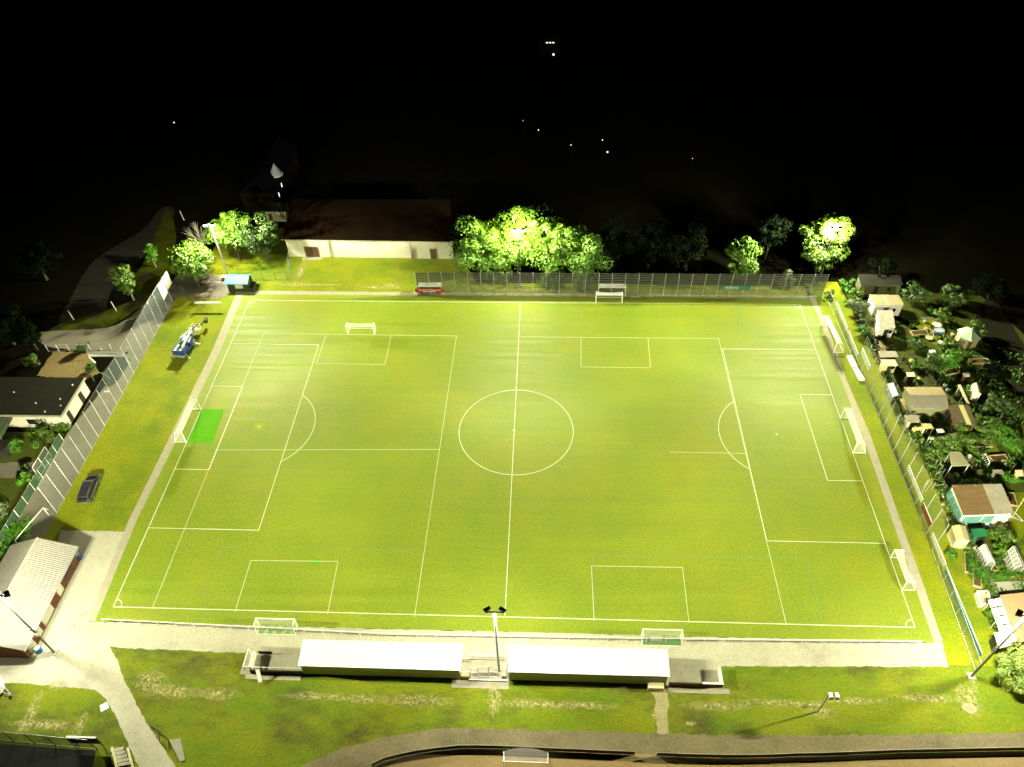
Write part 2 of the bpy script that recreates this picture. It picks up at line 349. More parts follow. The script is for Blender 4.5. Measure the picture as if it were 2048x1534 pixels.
# worn streaks and trodden soil on the lawns
def blob(px, py, rx, ry, z, m, n=26, name='bare_soil', jag=.35):
    c = G(px, py); pts = []
    for k in range(n):
        t = 2*math.pi*k/n; r = 1+random.uniform(-jag, jag)
        pts.append((c.x+1.25*rx*r*math.cos(t), c.y+1.4*ry*r*math.sin(t), z))
    mb = MB(); mb.poly(pts); o = struct(name, mb, m); set_up(o)
def soil_mat():
    M = mat('trodden_soil', (0.52, 0.47, 0.20), (0.40, 0.36, 0.13), s=1.2, rough=.95, fine=.35).copy(); M.name = 'patchy_soil'; n = M.node_tree; b = n.nodes['Principled BSDF']
    tc = n.nodes.new('ShaderNodeTexCoord'); no = n.nodes.new('ShaderNodeTexNoise'); no.inputs['Scale'].default_value = 1.6; no.inputs['Detail'].default_value = 9; no.inputs['Roughness'].default_value = .75
    mr = n.nodes.new('ShaderNodeMapRange'); mr.inputs[1].default_value = .42; mr.inputs[2].default_value = .58
    n.links.new(tc.outputs['Object'], no.inputs['Vector']); n.links.new(no.outputs[0], mr.inputs[0])
    ds = n.nodes.new('ShaderNodeVectorMath'); ds.operation = 'DISTANCE'; ds.inputs[1].default_value = (.5, .5, 0)
    sp = n.nodes.new('ShaderNodeVectorMath'); sp.operation = 'MULTIPLY'; sp.inputs[1].default_value = (1, 1, 0)
    n.links.new(tc.outputs['Generated'], sp.inputs[0]); n.links.new(sp.outputs[0], ds.inputs[0])
    m2 = n.nodes.new('ShaderNodeMapRange'); m2.inputs[1].default_value = .10; m2.inputs[2].default_value = .46; m2.inputs[3].default_value = 1; m2.inputs[4].default_value = 0
    n.links.new(ds.outputs['Value'], m2.inputs[0])
    mr.inputs[4].default_value = .72
    mm = n.nodes.new('ShaderNodeMath'); mm.operation = 'MULTIPLY'; n.links.new(mr.outputs[0], mm.inputs[0]); n.links.new(m2.outputs[0], mm.inputs[1]); n.links.new(mm.outputs[0], b.inputs['Alpha'])
    return M
soil = soil_mat()
k_ = 0
for (px, py, rx, ry) in [(300, 1362, 2.0, 1.2), (355, 1385, 3.6, .8), (440, 1388, 3.0, .7), (640, 1393, 4.5, .5), (720, 1396, 2.6, .6), (830, 1402, 3.8, .7), (990, 1385, .8, 2.2),
                         (1070, 1408, 4.5, .5), (1180, 1412, 4, .45), (1430, 1412, 4.2, .5), (1560, 1408, 5, .5), (1640, 1420, 2.0, .8), (1700, 1402, 4.5, .4), (1850, 1398, 4, .5),
                         (1935, 1400, 1.2, 1.6), (1945, 1360, .4, 1.6), (1310, 1435, .5, .5), (620, 570, 7, .5), (760, 575, 5, .45), (1060, 580, 8, .5), (1480, 578, 9, .55),
                         (60, 1430, .8, 2.4), (95, 1450, 4.2, .55), (160, 1450, .6, 1.4), (110, 1372, 1.5, .5), (600, 545, .8, 3.5), (1600, 580, 3, .5), (785, 573, 2.0, .9), (400, 592, 3.5, .9), (1378, 1448, 1.1, .3)]:
    k_ += 1; blob(px, py, rx, ry, .026+.0006*k_, soil, name='bare_soil')
blob(1939, 1417, .7, .45, .05, worn, name='bare_soil', jag=.1)

# ---- markings
L2, W2 = 53.2, 32.87
ml = MB()
ml.strip([(-L2, -W2), (L2, -W2), (L2, W2), (-L2, W2)], .0, .03) if False else None
WLN = .105
def seg(mb, a, b, wd, z): mb.strip([a, b], wd, z)
for a, b in [((-L2, -W2), (L2, -W2)), ((-L2, W2), (L2, W2)), ((0, -W2), (0, W2))]: seg(ml, a, b, WLN, .030)
for s in (-1, 1):
    seg(ml, (s*L2, -W2), (s*L2, W2), WLN, .033)
    x = s*(L2-16.5)
    seg(ml, (x, -20.16), (x, 20.16), WLN, .034)
    for t in (-1, 1): seg(ml, (s*L2, t*20.16), (x, t*20.16), WLN, .031)
for s in (-1,):
    x = s*(L2-5.5); seg(ml, (x, -9.16), (x, 9.16), WLN, .034)
    for t in (-1, 1): seg(ml, (s*L2, t*9.16), (x, t*9.16), WLN, .031)
seg(ml, G2(1600, 789), G2(1655, 961), WLN, .034); seg(ml, G2(1600, 789), G2(1664, 790), WLN, .031); seg(ml, G2(1655, 961), G2(1726, 962), WLN, .032)
cx0 = .3
ml.strip([(cx0+9.3*math.cos(2*math.pi*k/96), 9.15*math.sin(2*math.pi*k/96)) for k in range(96)], WLN, .036, True)
for s in (-1, 1):
    pts = []
    for k in range(41):
        t = math.radians(-53+106*k/40); pts.append((s*(L2-11)-s*9.15*math.cos(t), 9.15*math.sin(t)))
    ml.strip(pts, WLN, .037)
    ml.strip([(s*(L2-11)+.12*math.cos(.7*k), .12*math.sin(.7*k)) for k in range(9)], .1, .03)
    for t in (-1, 1):
        ml.strip([(s*(L2-1.1*math.cos(math.radians(9*k))), t*(W2-1.1*math.sin(math.radians(9*k)))) for k in range(11)], WLN, .037)
ml.strip([(.15*math.cos(.7*k), .15*math.sin(.7*k)) for k in range(9)], .15, .04)
struct('pitch_markings', ml, line_w)
mt = MB(); zz = .026
for a, b in [((913, 672), (829, 1234)), ((527, 668), (305, 1216)), ((1437, 677), (1573, 1251))]:
    seg(mt, G2(*a), G2(*b), .095, zz); zz += .0004
for a, b in [((652, 670), (633, 727)), ((770, 729), (782, 672)), ((1162, 676), (1162, 734)), ((1301, 736), (1296, 677)), ((470, 1224), (502, 1121)), ((676, 1123), (655, 1228)), ((1188, 1242), (1183, 1132)), ((1365, 1135), (1378, 1246))]:
    seg(mt, G2(*a), G2(*b), .10, zz); zz += .0002
zz = .029
for a, b in [((527, 667), (913, 672)), ((1039, 674), (1437, 677)), ((430, 900), (878, 899)), ((1340, 904), (1492, 907)), ((502, 1121), (676, 1123)), ((1183, 1132), (1365, 1135)), ((633, 727), (770, 729)), ((1162, 734), (1301, 736))]:
    seg(mt, G2(*a), G2(*b), .10, zz); zz += .0002
struct('pitch_markings', mt, line_t)
mbn = MB(); zz = .022
for a, b in [((1186, 1108), (1188, 1240)), ((441, 1095), (399, 1216)), ((1162, 610), (1165, 675)), ((921, 610), (913, 672)), ((1472, 612), (1486, 676)), ((1615, 1118), (1643, 1245)), ((708, 840), (685, 955)), ((1028, 900), (1340, 904)),
             ((1186, 1110), (1615, 1118)), ((441, 1095), (842, 1101))]:
    seg(mbn, G2(*a), G2(*b), .10, zz); zz += .0003
struct('pitch_markings', mbn, line_b)
flat('turf_patch', [(-53.1, -3.75), (-48.95, -3.75), (-49.25, 3.7), (-53.1, 3.7)], .0225, patch_green, True)
flat('turf_patch', [(508, 846), (530, 847), (526, 860), (508, 860)], .023, mat('pale_turf', (.26, .31, .008), fine=.15))
blob(635, 1123, .45, .35, .0235, patch_green, name='turf_patch', jag=.15)
# drain covers in the paving
for i, (px, py, lb) in enumerate([(143, 1252, 'round drain cover set in the plaza paving, in front of the clubhouse'), (168, 1226, 'pale round drain cover close to the corner of the pitch kerb'),
                                  (1879, 1277, 'round drain cover at the right end of the near path')]):
    p = G(px, py); t = thing('drain_cover', lb, 'drain cover', (p.x, p.y), 'round drain covers in the paving')
    MB().cyl((p.x, p.y, .0), (p.x, p.y, .035), .42, n=20).build('frame', road_m, t)
    MB().cyl((p.x, p.y, .03), (p.x, p.y, .045), .34, n=20).build('lid', concrete, t)

# ================================================================= FLOODLIGHTS
WARM = (1.0, 0.97, 0.60)
def spot(parent, loc, target, watts, deg=98, blend=1.0):
    l = bpy.data.lights.new('flood_or_fill_beam', 'SPOT'); l.energy = watts; l.color = WARM
    l.spot_size = math.radians(deg); l.spot_blend = blend; l.shadow_soft_size = .18
    o = bpy.data.objects.new('flood_or_fill_beam', l); C.objects.link(o)
    o.location = loc; d = Vector(target)-Vector(loc); o.rotation_euler = d.to_track_quat('-Z', 'Y').to_euler()
    mw = o.matrix_basis.copy(); o.parent = parent; off = Vector(parent['_o']); o.location = Vector(loc)-off
def wash(parent, loc, watts, az):
    """floodlight with a bat-wing throw: even light on the ground out to ~50 m, cut off towards the horizon"""
    l = bpy.data.lights.new('flood_or_fill_beam', 'POINT'); l.energy = watts; l.color = WARM; l.shadow_soft_size = .2
    l.use_nodes = True; n = l.node_tree; em = [q for q in n.nodes if q.type == 'EMISSION'][0]
    def M(op, a, b=None):
        q = n.nodes.new('ShaderNodeMath'); q.operation = op
        for i, v in enumerate((a, b)):
            if v is None: continue
            if isinstance(v, (int, float)): q.inputs[i].default_value = v
            else: n.links.new(v, q.inputs[i])
        return q.outputs[0]
    tc = n.nodes.new('ShaderNodeTexCoord'); sx = n.nodes.new('ShaderNodeSeparateXYZ'); n.links.new(tc.outputs['Normal'], sx.inputs[0])
    sg = SIGN
    c = M('MULTIPLY', sx.outputs[2], -sg)                      # cosine from straight down
    cc = M('MAXIMUM', c, CAPC)
    inv = M('DIVIDE', 1.0, M('POWER', cc, 3.0))
    r = n.nodes.new('ShaderNodeMapRange'); r.interpolation_type = 'SMOOTHSTEP'; r.inputs[1].default_value = -.02; r.inputs[2].default_value = CUTC; n.links.new(c, r.inputs[0])
    fw = M('ADD', M('MULTIPLY', sx.outputs[0], sg*math.cos(az)), M('MULTIPLY', sx.outputs[1], sg*math.sin(az)))
    r2 = n.nodes.new('ShaderNodeMapRange'); r2.interpolation_type = 'SMOOTHSTEP'; r2.inputs[1].default_value = -.6; r2.inputs[2].default_value = .25; r2.inputs[3].default_value = BACKF; n.links.new(fw, r2.inputs[0])
    n.links.new(M('MULTIPLY', M('MULTIPLY', inv, r.outputs[0]), r2.outputs[0]), em.inputs['Strength'])
    o = bpy.data.objects.new('flood_or_fill_beam', l); C.objects.link(o); o.parent = parent; o.location = Vector(loc)-Vector(parent['_o'])
SIGN = 1; CAPC = .35; CUTC = .36; BACKF = .36
def spill(parent, loc, watts):
    l = bpy.data.lights.new('lamp_spill', 'POINT'); l.energy = watts; l.color = (1, .96, .8); l.shadow_soft_size = .12
    o = bpy.data.objects.new('lamp_spill', l); C.objects.link(o); o.parent = parent; o.location = Vector(loc)-Vector(parent['_o'])
def mast(x, y, h, label, aims, f=1.0, sp=1.0, polem=galv, back=0):
    t = thing('floodlight_mast', label, 'floodlight', (x, y), 'floodlight masts round the pitch')
    s = -1 if y > 0 else 1
    MB().cyl((x, y, 0), (x, y, h), .15, .08, 10).build('pole', polem, t)
    MB().box((x, y, .1), (.9, .9, .2)).build('footing', concrete, t)
    r = MB()
    for k in range(int(h*1.6)): r.cyl((x-.2, y+.17, 2.6+k*.55), (x+.2, y+.17, 2.6+k*.55), .025, n=5) if 2.6+k*.55 < h-.4 else None
    for q in (-.17, .17): r.cyl((x+q, y+.17, 2.4), (x+q, y+.17, h-.4), .02, n=5)
    r.build('ladder', alu if polem is not darkm else darkm, t)
    MB().box((x, y+s*.12, h+.02), (1.7, .12, .12)).build('crossarm', olive, t)
    for k, (hx, ax, ay) in enumerate(aims):
        hp = Vector((x+hx, y+s*.35, h+.05)); d = Vector((ax, ay, 0))-hp; d.normalize()
        az = math.atan2(d.y, d.x)
        head = MB(); c, sn = math.cos(az), math.sin(az)
        # tilted lamp housing: a shallow wedge seen from behind
        pts = []
        ux = Vector((-sn, c, 0)); dd = Vector((c*math.cos(.35), sn*math.cos(.35), -math.sin(.35))); up = ux.cross(dd)*-1
        if up.z < 0: up = -up
        i = len(head.v)
        for (a, b_, e) in ((-.28, .34, -.12), (-.28, -.34, -.12), (-.28, -.34, .12), (-.28, .34, .12), (.30, .42, -.2), (.30, -.42, -.2), (.30, -.42, .16), (.30, .42, .16)):
            head.v.append(tuple(hp+dd*a+ux*b_+up*e))
        head.f += [(0, 1, 2, 3), (0, 4, 5, 1), (1, 5, 6, 2), (2, 6, 7, 3), (3, 7, 4, 0)]
        for q in (-.22, 0, .22):
            a0 = hp+ux*q+up*.15
            head.cyl(a0-dd*.25, a0+dd*.22, .025, n=4)
        hd = head.build('lamp_head', darkm, t)
        ln = MB(); ln.quad(*[hp+dd*.27+ux*b_+up*e for b_, e in ((.38, -.16), (-.38, -.16), (-.38, .13), (.38, .13))]); ln.build('lens', lensm, hd)
        wash(t, hp+dd*.45, WASH_W*f*.5, math.atan2(-y, -x*.45))
    for q in (-1.35, 1.35): spill(t, (x+q, y+s*.6, h-.5), SPILL_W*sp*.5)
    if back:
        spot(t, (x, y+.5, h-.2), (x, y+8, h-4.5), back, 165, .6)  # extra spot facing away from the pitch, added to brighten the trees behind
    return t
mast(-.4, -40.3, 15.0, 'tall floodlight mast between the two white-roofed stands', [(-.8, -24, 0), (.8, 24, 0)], 1.0, 1.8)
mL = mast(-58.2, -39.5, 14.4, 'floodlight mast in front of the brown clubhouse wall', [(-.7, -57, 4), (.7, -22, -8)], 1.05, 2.0, olive)
mR = mast(57.9, -39.2, 15.2, 'floodlight mast at the near right corner, beside the big round bush', [(-.7, 22, -8), (.7, 57, 4)], 1.15, 2.9, olive)
mast(-59.8, 40.4, 12.7, 'floodlight mast behind the green hut at the far left corner', [(-.7, -57, -4), (.7, -24, 6)], 1.25, 2.2)
mast(-.3, 38.3, 13.2, 'floodlight mast in front of the tall trees behind the far fence', [(-.8, -27, -4), (.8, 27, -4)], 1.15, 1.8, darkm, back=26000)
mast(58.0, 39.4, 13.0, 'floodlight mast in the tree crown at the far right corner', [(-.7, 24, 6), (.7, 57, -4)], 1.25, 2.4, darkm, back=20000)
# extra small lamps and boxes on the clubhouse mast
bx = MB(); bx.box((-58.2, -39.5, 5.2), (.5, .5, .5)); bx.box((-58.35, -39.3, 6.0), (.9, .3, .3)); bx.build('control_box', alu, mL)

# distant lamps
for px, py, r, lb in [(348, 245, .30, 'single white street lamp far off in the upper left darkness'), (1107, 109, .55, 'brightest distant lamp near the top of the dark background'),
                      (1077, 260, .22, 'small distant lamp, left of the four in the middle distance'), (1142, 290, .22, 'small distant lamp below and right of its left neighbour'),
                      (1205, 280, .22, 'faint distant lamp just above the bright one'), (1215, 304, .35, 'bright distant lamp, lowest of the small far group'), (1385, 317, .15, 'very faint distant lamp on the dark ground right of centre'),
                      (1046, 241, .14, 'faintest distant lamp above the small far group')]:
    p = G(px, py, 5); t = thing('street_lamp', lb, 'street lamp', (p.x, p.y), 'distant lamps in the dark')
    MB().cyl((p.x, p.y, 0), (p.x, p.y, 4.8), .07, .05, 6).build('pole', field, t)
    MB().ball((p.x, p.y, 5), r*.62, 8).build('lamp', lampfar, t)
p0, p1 = G(1092, 86, 3), G(1105, 85, 3)
t = thing('far_house', 'distant dark house with a lit window strip at the top of the picture', 'house', (p0.x+1, p0.y+3))
MB().bb(p0.x-2, p1.x+2, p0.y+.2, p0.y+7, 0, 4).build('wall', field, t)
wm = MB()
for k in range(3): wm.bb(p0.x+k*.95, p0.x+k*.95+.6, p0.y, p0.y+.19, 2.9, 3.2)
wm.build('window', lampfar, t)
MB().prism([(p0.x-2.3, p0.y), (p1.x+2.3, p0.y), (p1.x+2.3, p0.y+7.3), (p0.x-2.3, p0.y+7.3)], 4.0, 4.3).build('roof', field, t)

# ================================================================= GOALS
def make_goal(name, label, group, wd, ht, dt, db, net=netw, floor=None, sag=0, top=nets):
    """goal mouth along local Y, opening towards +X, net towards -X"""
    t = thing(name, label, 'goal', (0, 0), group); r = .07; h = wd/2
    f = MB(); f.cyl((0, -h, 0), (0, -h, ht), r); f.cyl((0, h, 0), (0, h, ht), r); f.cyl((0, -h-r, ht), (0, h+r, ht), r)
    f.build('frame', white, t)
    b = MB()
    for y in (-h, h):
        b.cyl((0, y, ht), (-dt, y, ht-.02), .045, n=6); b.cyl((-dt, y, ht), (-db, y, .05), .035, n=6); b.cyl((0, y, .05), (-db, y, .05), .04, n=6)
    b.cyl((-db, -h, .05), (-db, h, .05), .04, n=6)
    b.build('brace', white, t)
    nn = MB(); N = 12
    for y in (-h, h): nn.poly([(0, y, 0), (0, y, ht), (-dt, y, ht), (-db, y, 0)])
    for k in range(N):
        a, c = -h+wd*k/N, -h+wd*(k+1)/N
        sa, sb = [sag*(1-(2*q/wd)**2) for q in (a, c)]
        nn.quad((-dt+sa, a, ht), (-dt+sb, c, ht), (-db, c, 0), (-db, a, 0))
    nn.build('net', nets, t)
    nt_ = MB()
    for k in range(N):
        a, c = -h+wd*k/N, -h+wd*(k+1)/N
        sa, sb = [sag*(1-(2*q/wd)**2) for q in (a, c)]
        nt_.quad((0, a, ht-.02), (0, c, ht-.02), (-dt+sb, c, ht-.05), (-dt+sa, a, ht-.05))
    nt_.build('top_net', net, t)
    if floor: MB().quad((0, -h, .05), (0, h, .05), (-db, h, .05), (-db, -h, .05)).build('ground_net', floor, t)
    return t
def place(o, x, y, rz):
    o.location = (x, y, .03); o.rotation_euler = (0, 0, rz); return o
g1 = make_goal('football_goal', 'full-size white goal beside the bright green turf patch', 'full-size goals', 7.32, 2.44, 1.15, 1.9, mat('goal_top', (.78, .78, .66), alpha=.75))
place(g1, -53.25, 0, 0)
copy_tree(g1, (53.2, .0, .03), math.pi, 'full-size white goal on the right goal line, net towards the allotments')
g5 = make_goal('youth_goal', 'youth goal standing on the right goal line below the full-size goal', 'small youth goals', 5.0, 2.0, 1.2, 1.7, netw, None, .35)
place(g5, 53.2, -25.0, math.pi)
copy_tree(g5, (-29.4, 23.05, .03), -math.pi/2, 'youth goal on the far left of the pitch with a white bar net pile')
copy_tree(g5, (17.0, 32.8, .03), -math.pi/2, 'youth goal on the far touchline in front of the glass dugout')
def chk():
    M = bpy.data.materials.new('chequered_ground'); M.use_nodes = True; n = M.node_tree; b = n.nodes['Principled BSDF']
    tc = n.nodes.new('ShaderNodeTexCoord'); ch = n.nodes.new('ShaderNodeTexChecker'); ch.inputs['Scale'].default_value = 1.7
    ch.inputs[1].default_value = (.10, .26, .05, 1); ch.inputs[2].default_value = (.28, .36, .14, 1)
    n.links.new(tc.outputs['Object'], ch.inputs[0]); n.links.new(ch.outputs[0], b.inputs['Base Color']); b.inputs['Roughness'].default_value = .8
    return M
g6 = make_goal('youth_goal', 'youth goal with green and pale chequered net floor by the near railing', 'small youth goals', 5.1, 2.0, .9, 1.2, nets, chk(), .1)
place(g6, -29.9, -35.0, math.pi/2)
g7 = make_goal('youth_goal', 'youth goal with plain green ground net by the near railing, right of the mast', 'small youth goals', 5.0, 2.0, .9, 1.2, nets, mat('green_net_floor', (.05, .17, .02), fine=.15), .1)
place(g7, 20.3, -35.1, math.pi/2)
bn = MB(); bn.box((19.6, -35.7, .35), (1.5, .35, .08)); bn.box((19.6, -35.5, .6), (1.5, .06, .3)); bn.box((19.1, -35.7, .16), (.1, .3, .3)); bn.box((20.1, -35.7, .16), (.1, .3, .3))
single('bench', bn, alu, 'small white bench inside the green-floored youth goal', 'bench', (19.6, -35.7))
go = make_goal('football_goal', 'spare full-size goal parked on the grass strip beside the right fence', 'full-size goals', 7.3, 2.44, .9, 1.8, mat('goal_top2', (.7, .7, .62), alpha=.8))
place(go, 55.8, 23.0, 0); go.rotation_euler = (0, 0, math.radians(184))
# low pale frame left lying beside the mats
fr = MB()
for a, b in [((56.0, 18.4, .1), (58.2, 18.6, .1)), ((56.0, 18.4, .1), (56.2, 13.9, .1)), ((56.0, 18.4, .1), (56.0, 18.4, .95))]: fr.cyl(a, b, .06, n=6)
single('goal_frame', fr, olive, 'dull bent goal frame lying beside the white mats', 'goal frame', (56.2, 16))
for i, (x0, y0, x1, y1, lb) in enumerate([(58.0, 18.4, 58.2, 15.5, 'white padded mat on the right grass strip, farther of the pair'), (58.25, 15.2, 58.55, 12.4, 'white padded mat on the right grass strip, nearer of the pair')]):
    t = thing('mat', lb, 'mat', ((x0+x1)/2, (y0+y1)/2), 'white mats on the grass strip')
    MB().slab([(x0, y0, .4), (x0+.95, y0, .4), (x1+.95, y1, .4), (x1, y1, .4)], .36).build('pad', white, t)
    MB().slab([(x0+.05, y0-.05, .42), (x0+.9, y0-.05, .42), (x0+.9, y0-.3, .42), (x0+.05, y0-.3, .42)], .015).build('cover_flap', roofw, t)
# goal on the clay pitch at the bottom edge
gb = make_goal('youth_goal', 'white goal with sagging net on the brown clay pitch', 'small youth goals', 5.05, 2.0, 1.1, 1.5, nets, None, -.5, nets)
place(gb, 3.25, -51.6, -math.pi/2)

# ================================================================= RAILING BETWEEN PITCH AND PATH
t = thing('touchline_railing', 'long white tube railing between the pitch and the near path', 'railing', (0, -36.2))
yA, yB = G2(205, 1244)[1]+.25, G2(1842, 1286)[1]+.25
xa, xb = -52.6, 54.0
def ry(x): return -35.3-(.55 if x > 0 else .75)*0-.012*(x-xa)*0-.7*math.sin((x-xa)/(xb-xa)*math.pi)*0
RX = [(G2(210, 1246)[0], G2(210, 1246)[1]), (G2(780, 1275)[0], G2(780, 1275)[1]), (G2(1300, 1284)[0], G2(1300, 1284)[1]), (G2(1838, 1290)[0], G2(1838, 1290)[1])]
MB().cyl((RX[0][0], RX[0][1], 1.1), (RX[1][0], RX[1][1], 1.1), .06, n=8).cyl((RX[1][0], RX[1][1], 1.1), (RX[2][0], RX[2][1], 1.1), .06, n=8).cyl((RX[2][0], RX[2][1], 1.1), (RX[3][0], RX[3][1], 1.1), .06, n=8).build('top_rail', white, t)
npost = 44
for k in range(npost):
    x = RX[0][0]+(RX[3][0]-RX[0][0])*k/(npost-1)
    for j in range(3):
        if RX[j][0]-.01 <= x <= RX[j+1][0]+.01:
            f = (x-RX[j][0])/(RX[j+1][0]-RX[j][0]); y = RX[j][1]*(1-f)+RX[j+1][1]*f; break
    MB().cyl((x, y, 0), (x, y, 1.05), .035, n=6).build('post', white, t)

# ================================================================= FENCES
def fence(label, pts_fn, n, h, postm, panelm, netmat, rods=0, name='mesh_fence', zb=0, pr=.05, rail=True, group=None, rodr=.018):
    p = [pts_fn(k) for k in range(n+1)]
    c = ((p[0][0]+p[-1][0])/2, (p[0][1]+p[-1][1])/2)
    t = thing(name, label, 'fence', c, group)
    for k, q in enumerate(p): MB().cyl((q[0], q[1], 0), (q[0], q[1], h), pr, n=6).build('post', postm, t)
    for k in range(n):
        a, b = p[k], p[k+1]
        pm = MB().quad((a[0], a[1], zb), (b[0], b[1], zb), (b[0], b[1], h-.05), (a[0], a[1], h-.05)).build('mesh_panel', netmat, t)
        if rods:
            rm = MB()
            for j in range(rods+1): rm.cyl((a[0], a[1], .06+(h-.15)*j/rods), (b[0], b[1], .06+(h-.15)*j/rods), rodr, n=4)
            rm.build('rods', panelm, pm)
        elif rail:
            MB().cyl((a[0], a[1], h-.04), (b[0], b[1], h-.04), .022, n=5).build('top_rail', panelm, pm); MB().cyl((a[0], a[1], .05), (b[0], b[1], .05), .03, n=5).build('bottom_rail', panelm, pm)
    return t
netdk = net_mat('far_fence_screen', (.04, .045, .035), .70)
fence('tall double-rod mesh fence along the far touchline in front of the trees', lambda k: (-20.3+2.52*k, 35.1+.002*k), 31, 5.45, galv, mat('dull_wire', (.22, .23, .20)), netdk, rods=13, rodr=.018)
# left ball-stop fence
fence('tall ball-stop fence along the paved road, left of the grass strip', lambda k: (-68.2-.012*k, -17.8+2.5*k), 20, 6.2, white, kerb, netf, rail=True, pr=.03)
bs = thing('wind_banner', 'two white banner sheets hung at the far end of the left ball-stop fence', 'banner', (-68.4, 33), None)
MB().bb(-68.42, -68.36, 29.6, 31.9, 2.6, 5.9).build('sheet', white, bs); MB().bb(-68.42, -68.36, 32.2, 34.4, 3.0, 6.0).build('sheet', white, bs)
fence('low garden mesh fence with white posts on the left side of the road', lambda k: (-73.4-.03*k, -23.8+2.5*k), 8, 1.9, white, kerb, netg, pr=.045)
t = thing('double_gate', 'tall white-framed double gate between the garden and the road', 'gate', (-74.6, -9.5))
for k, (y0, y1) in enumerate([(-11.4, -9.5), (-9.4, -7.2)]):
    mb = MB()
    for a, b in [((-74.0, y0, .1), (-74.0, y0, 2.6)), ((-74.0, y1, .1), (-74.0, y1, 2.6)), ((-74.0, y0, 2.6), (-74.0, y1, 2.6)), ((-74.0, y0, .1), (-74.0, y1, .1)), ((-74.0, y0, 1.3), (-74.0, y1, 1.3))]: mb.cyl(a, b, .04, n=5)
    lf = mb.build('gate_leaf', white, t)
    MB().quad((-74.0, y0, .1), (-74.0, y1, .1), (-74.0, y1, 2.6), (-74.0, y0, 2.6)).build('mesh', netf, lf)
# right-hand fences: low, tall behind the goal, low again
fence('low mesh fence at the far end of the right touchline with a white top rail', lambda k: (58.8+.05*k, 34.6-2.5*k), 7, 2.0, galv, white, netfar, pr=.045)
fence('tall ball-stop fence behind the right goal beside the allotments', lambda k: (59.5, 17.0-2.53*k), 15, 6.1, galv, kerb, netfar, pr=.05)
fence('low mesh fence at the near end of the right touchline, ending at the mast', lambda k: (59.4-.1*k, -20.9-2.5*k), 7, 2.0, galv, white, netfar, pr=.045)
def rbanner(name, y0, y1, z0, z1, m, label, grp='advertising boards on the right fence', txt=None):
    t = thing(name, label, 'banner', (59.3, (y0+y1)/2), grp)
    b = MB().bb(59.24, 59.30, y0, y1, z0, z1).build('board', m, t)
    e = MB().bb(59.22, 59.32, y0, y1, z1, z1+.05).build('edge_strip', white, t)
    return t
rbanner('advertising_board', 31.5, 24.0, 1.0, 1.9, bannerw, 'pale advertising board on the low fence section, farthest from the camera')
rbanner('advertising_board', 23.5, 17.3, .9, 1.9, bannerw, 'pale advertising board beside the spare goal, next to the tall fence')
rbanner('advertising_board', 16.6, 12.2, 2.7, 3.8, bannerw, 'pale striped board hung high at the start of the tall fence')
rbanner('advertising_board', -8.3, -14.6, 2.2, 3.0, bannerw, 'narrow pale board on the tall fence above the shaded grass')
rbanner('advertising_board', -15.0, -18.4, 1.7, 2.8, bannerbr, 'brown-red board with pale letters on the tall fence')
rbanner('advertising_board', -19.6, -24.6, 1.2, 2.1, bannerw, 'pale board where the tall fence meets the near low fence')
rbanner('advertising_board', -25.0, -37.2, .9, 1.9, bannerg, 'long green board along the near low fence')
def text(s, size, loc, rot, m, parent, name='lettering'):
    cu = bpy.data.curves.new(name, 'FONT'); cu.body = s; cu.size = size; cu.extrude = .006; cu.align_x = 'CENTER'; cu.align_y = 'CENTER'
    to = bpy.data.objects.new('tmp', cu); C.objects.link(to)
    dg = bpy.context.evaluated_depsgraph_get(); me = bpy.data.meshes.new_from_object(to.evaluated_get(dg)); bpy.data.objects.remove(to)
    me.name = name; me.materials.clear(); me.materials.append(m)
    o = bpy.data.objects.new(name, me); C.objects.link(o); o.parent = parent
    o.location = Vector(loc)-Vector(parent['_o']); o.rotation_euler = rot; ALL.append(o); return o
t = thing('advertising_board', 'teal advertising board with white letters on the far fence', 'banner', (41, 35))
MB().bb(38.4, 43.9, 34.93, 34.99, 1.85, 2.85).build('board', bannerg, t)
text('Allianz', .95, (40.3, 34.92, 2.38), (math.pi/2, 0, 0), white, t)

# ================================================================= DUGOUTS (far side)
def dugout(x0, x1, label, banner=False):
    t = thing('dugout', label, 'dugout', ((x0+x1)/2, 35.6), 'team dugouts on the far touchline')
    MB().corr((x0, 34.9, 2.25), (x1, 34.9, 2.25), (x1, 36.3, 2.05), (x0, 36.3, 2.05), 22, .04, .04).build('roof', roofw, t)
    MB().cyl((x0, 34.85, 2.2), (x1, 34.85, 2.2), .06, n=6).build('gutter', white, t)
    MB().bb(x0+.1, x1-.1, 36.15, 36.2, .1, 2.0).build('back_wall', glass if not banner else backw, t)
    for x in (x0+.06, x1-.06):
        MB().cyl((x, 34.95, 0), (x, 34.95, 2.2), .05, n=6).build('post', white, t)
        MB().poly([(x, 35.0, .1), (x, 36.15, .1), (x, 36.15, 2.0), (x, 35.0, 2.15)]).build('side_panel', glass, t)
    bb_ = MB().bb(x0+.3, x1-.3, 35.6, 36.0, .4, .48)
    for k in range(4): bb_.bb(x0+.5+k*(x1-x0-1)/3-.05, x0+.5+k*(x1-x0-1)/3+.05, 35.65, 35.95, 0, .4)
    bb_.build('bench', brown, t)
    return t
dugout(-20.0, -15.4, 'dugout with ribbed white roof behind the red welcome banner')
dugout(15.0, 20.3, 'dugout with see-through back behind the far youth goal')
t = thing('welcome_banner', 'red banner with white lettering hung across the front of the left dugout', 'banner', (-17.6, 34.8))
MB().bb(-20.6, -14.9, 34.70, 34.74, .85, 1.75).build('cloth', red, t)
text('Herzlich Willkommen', .50, (-17.7, 34.69, 1.48), (math.pi/2, 0, 0), white, t)
bl = MB()
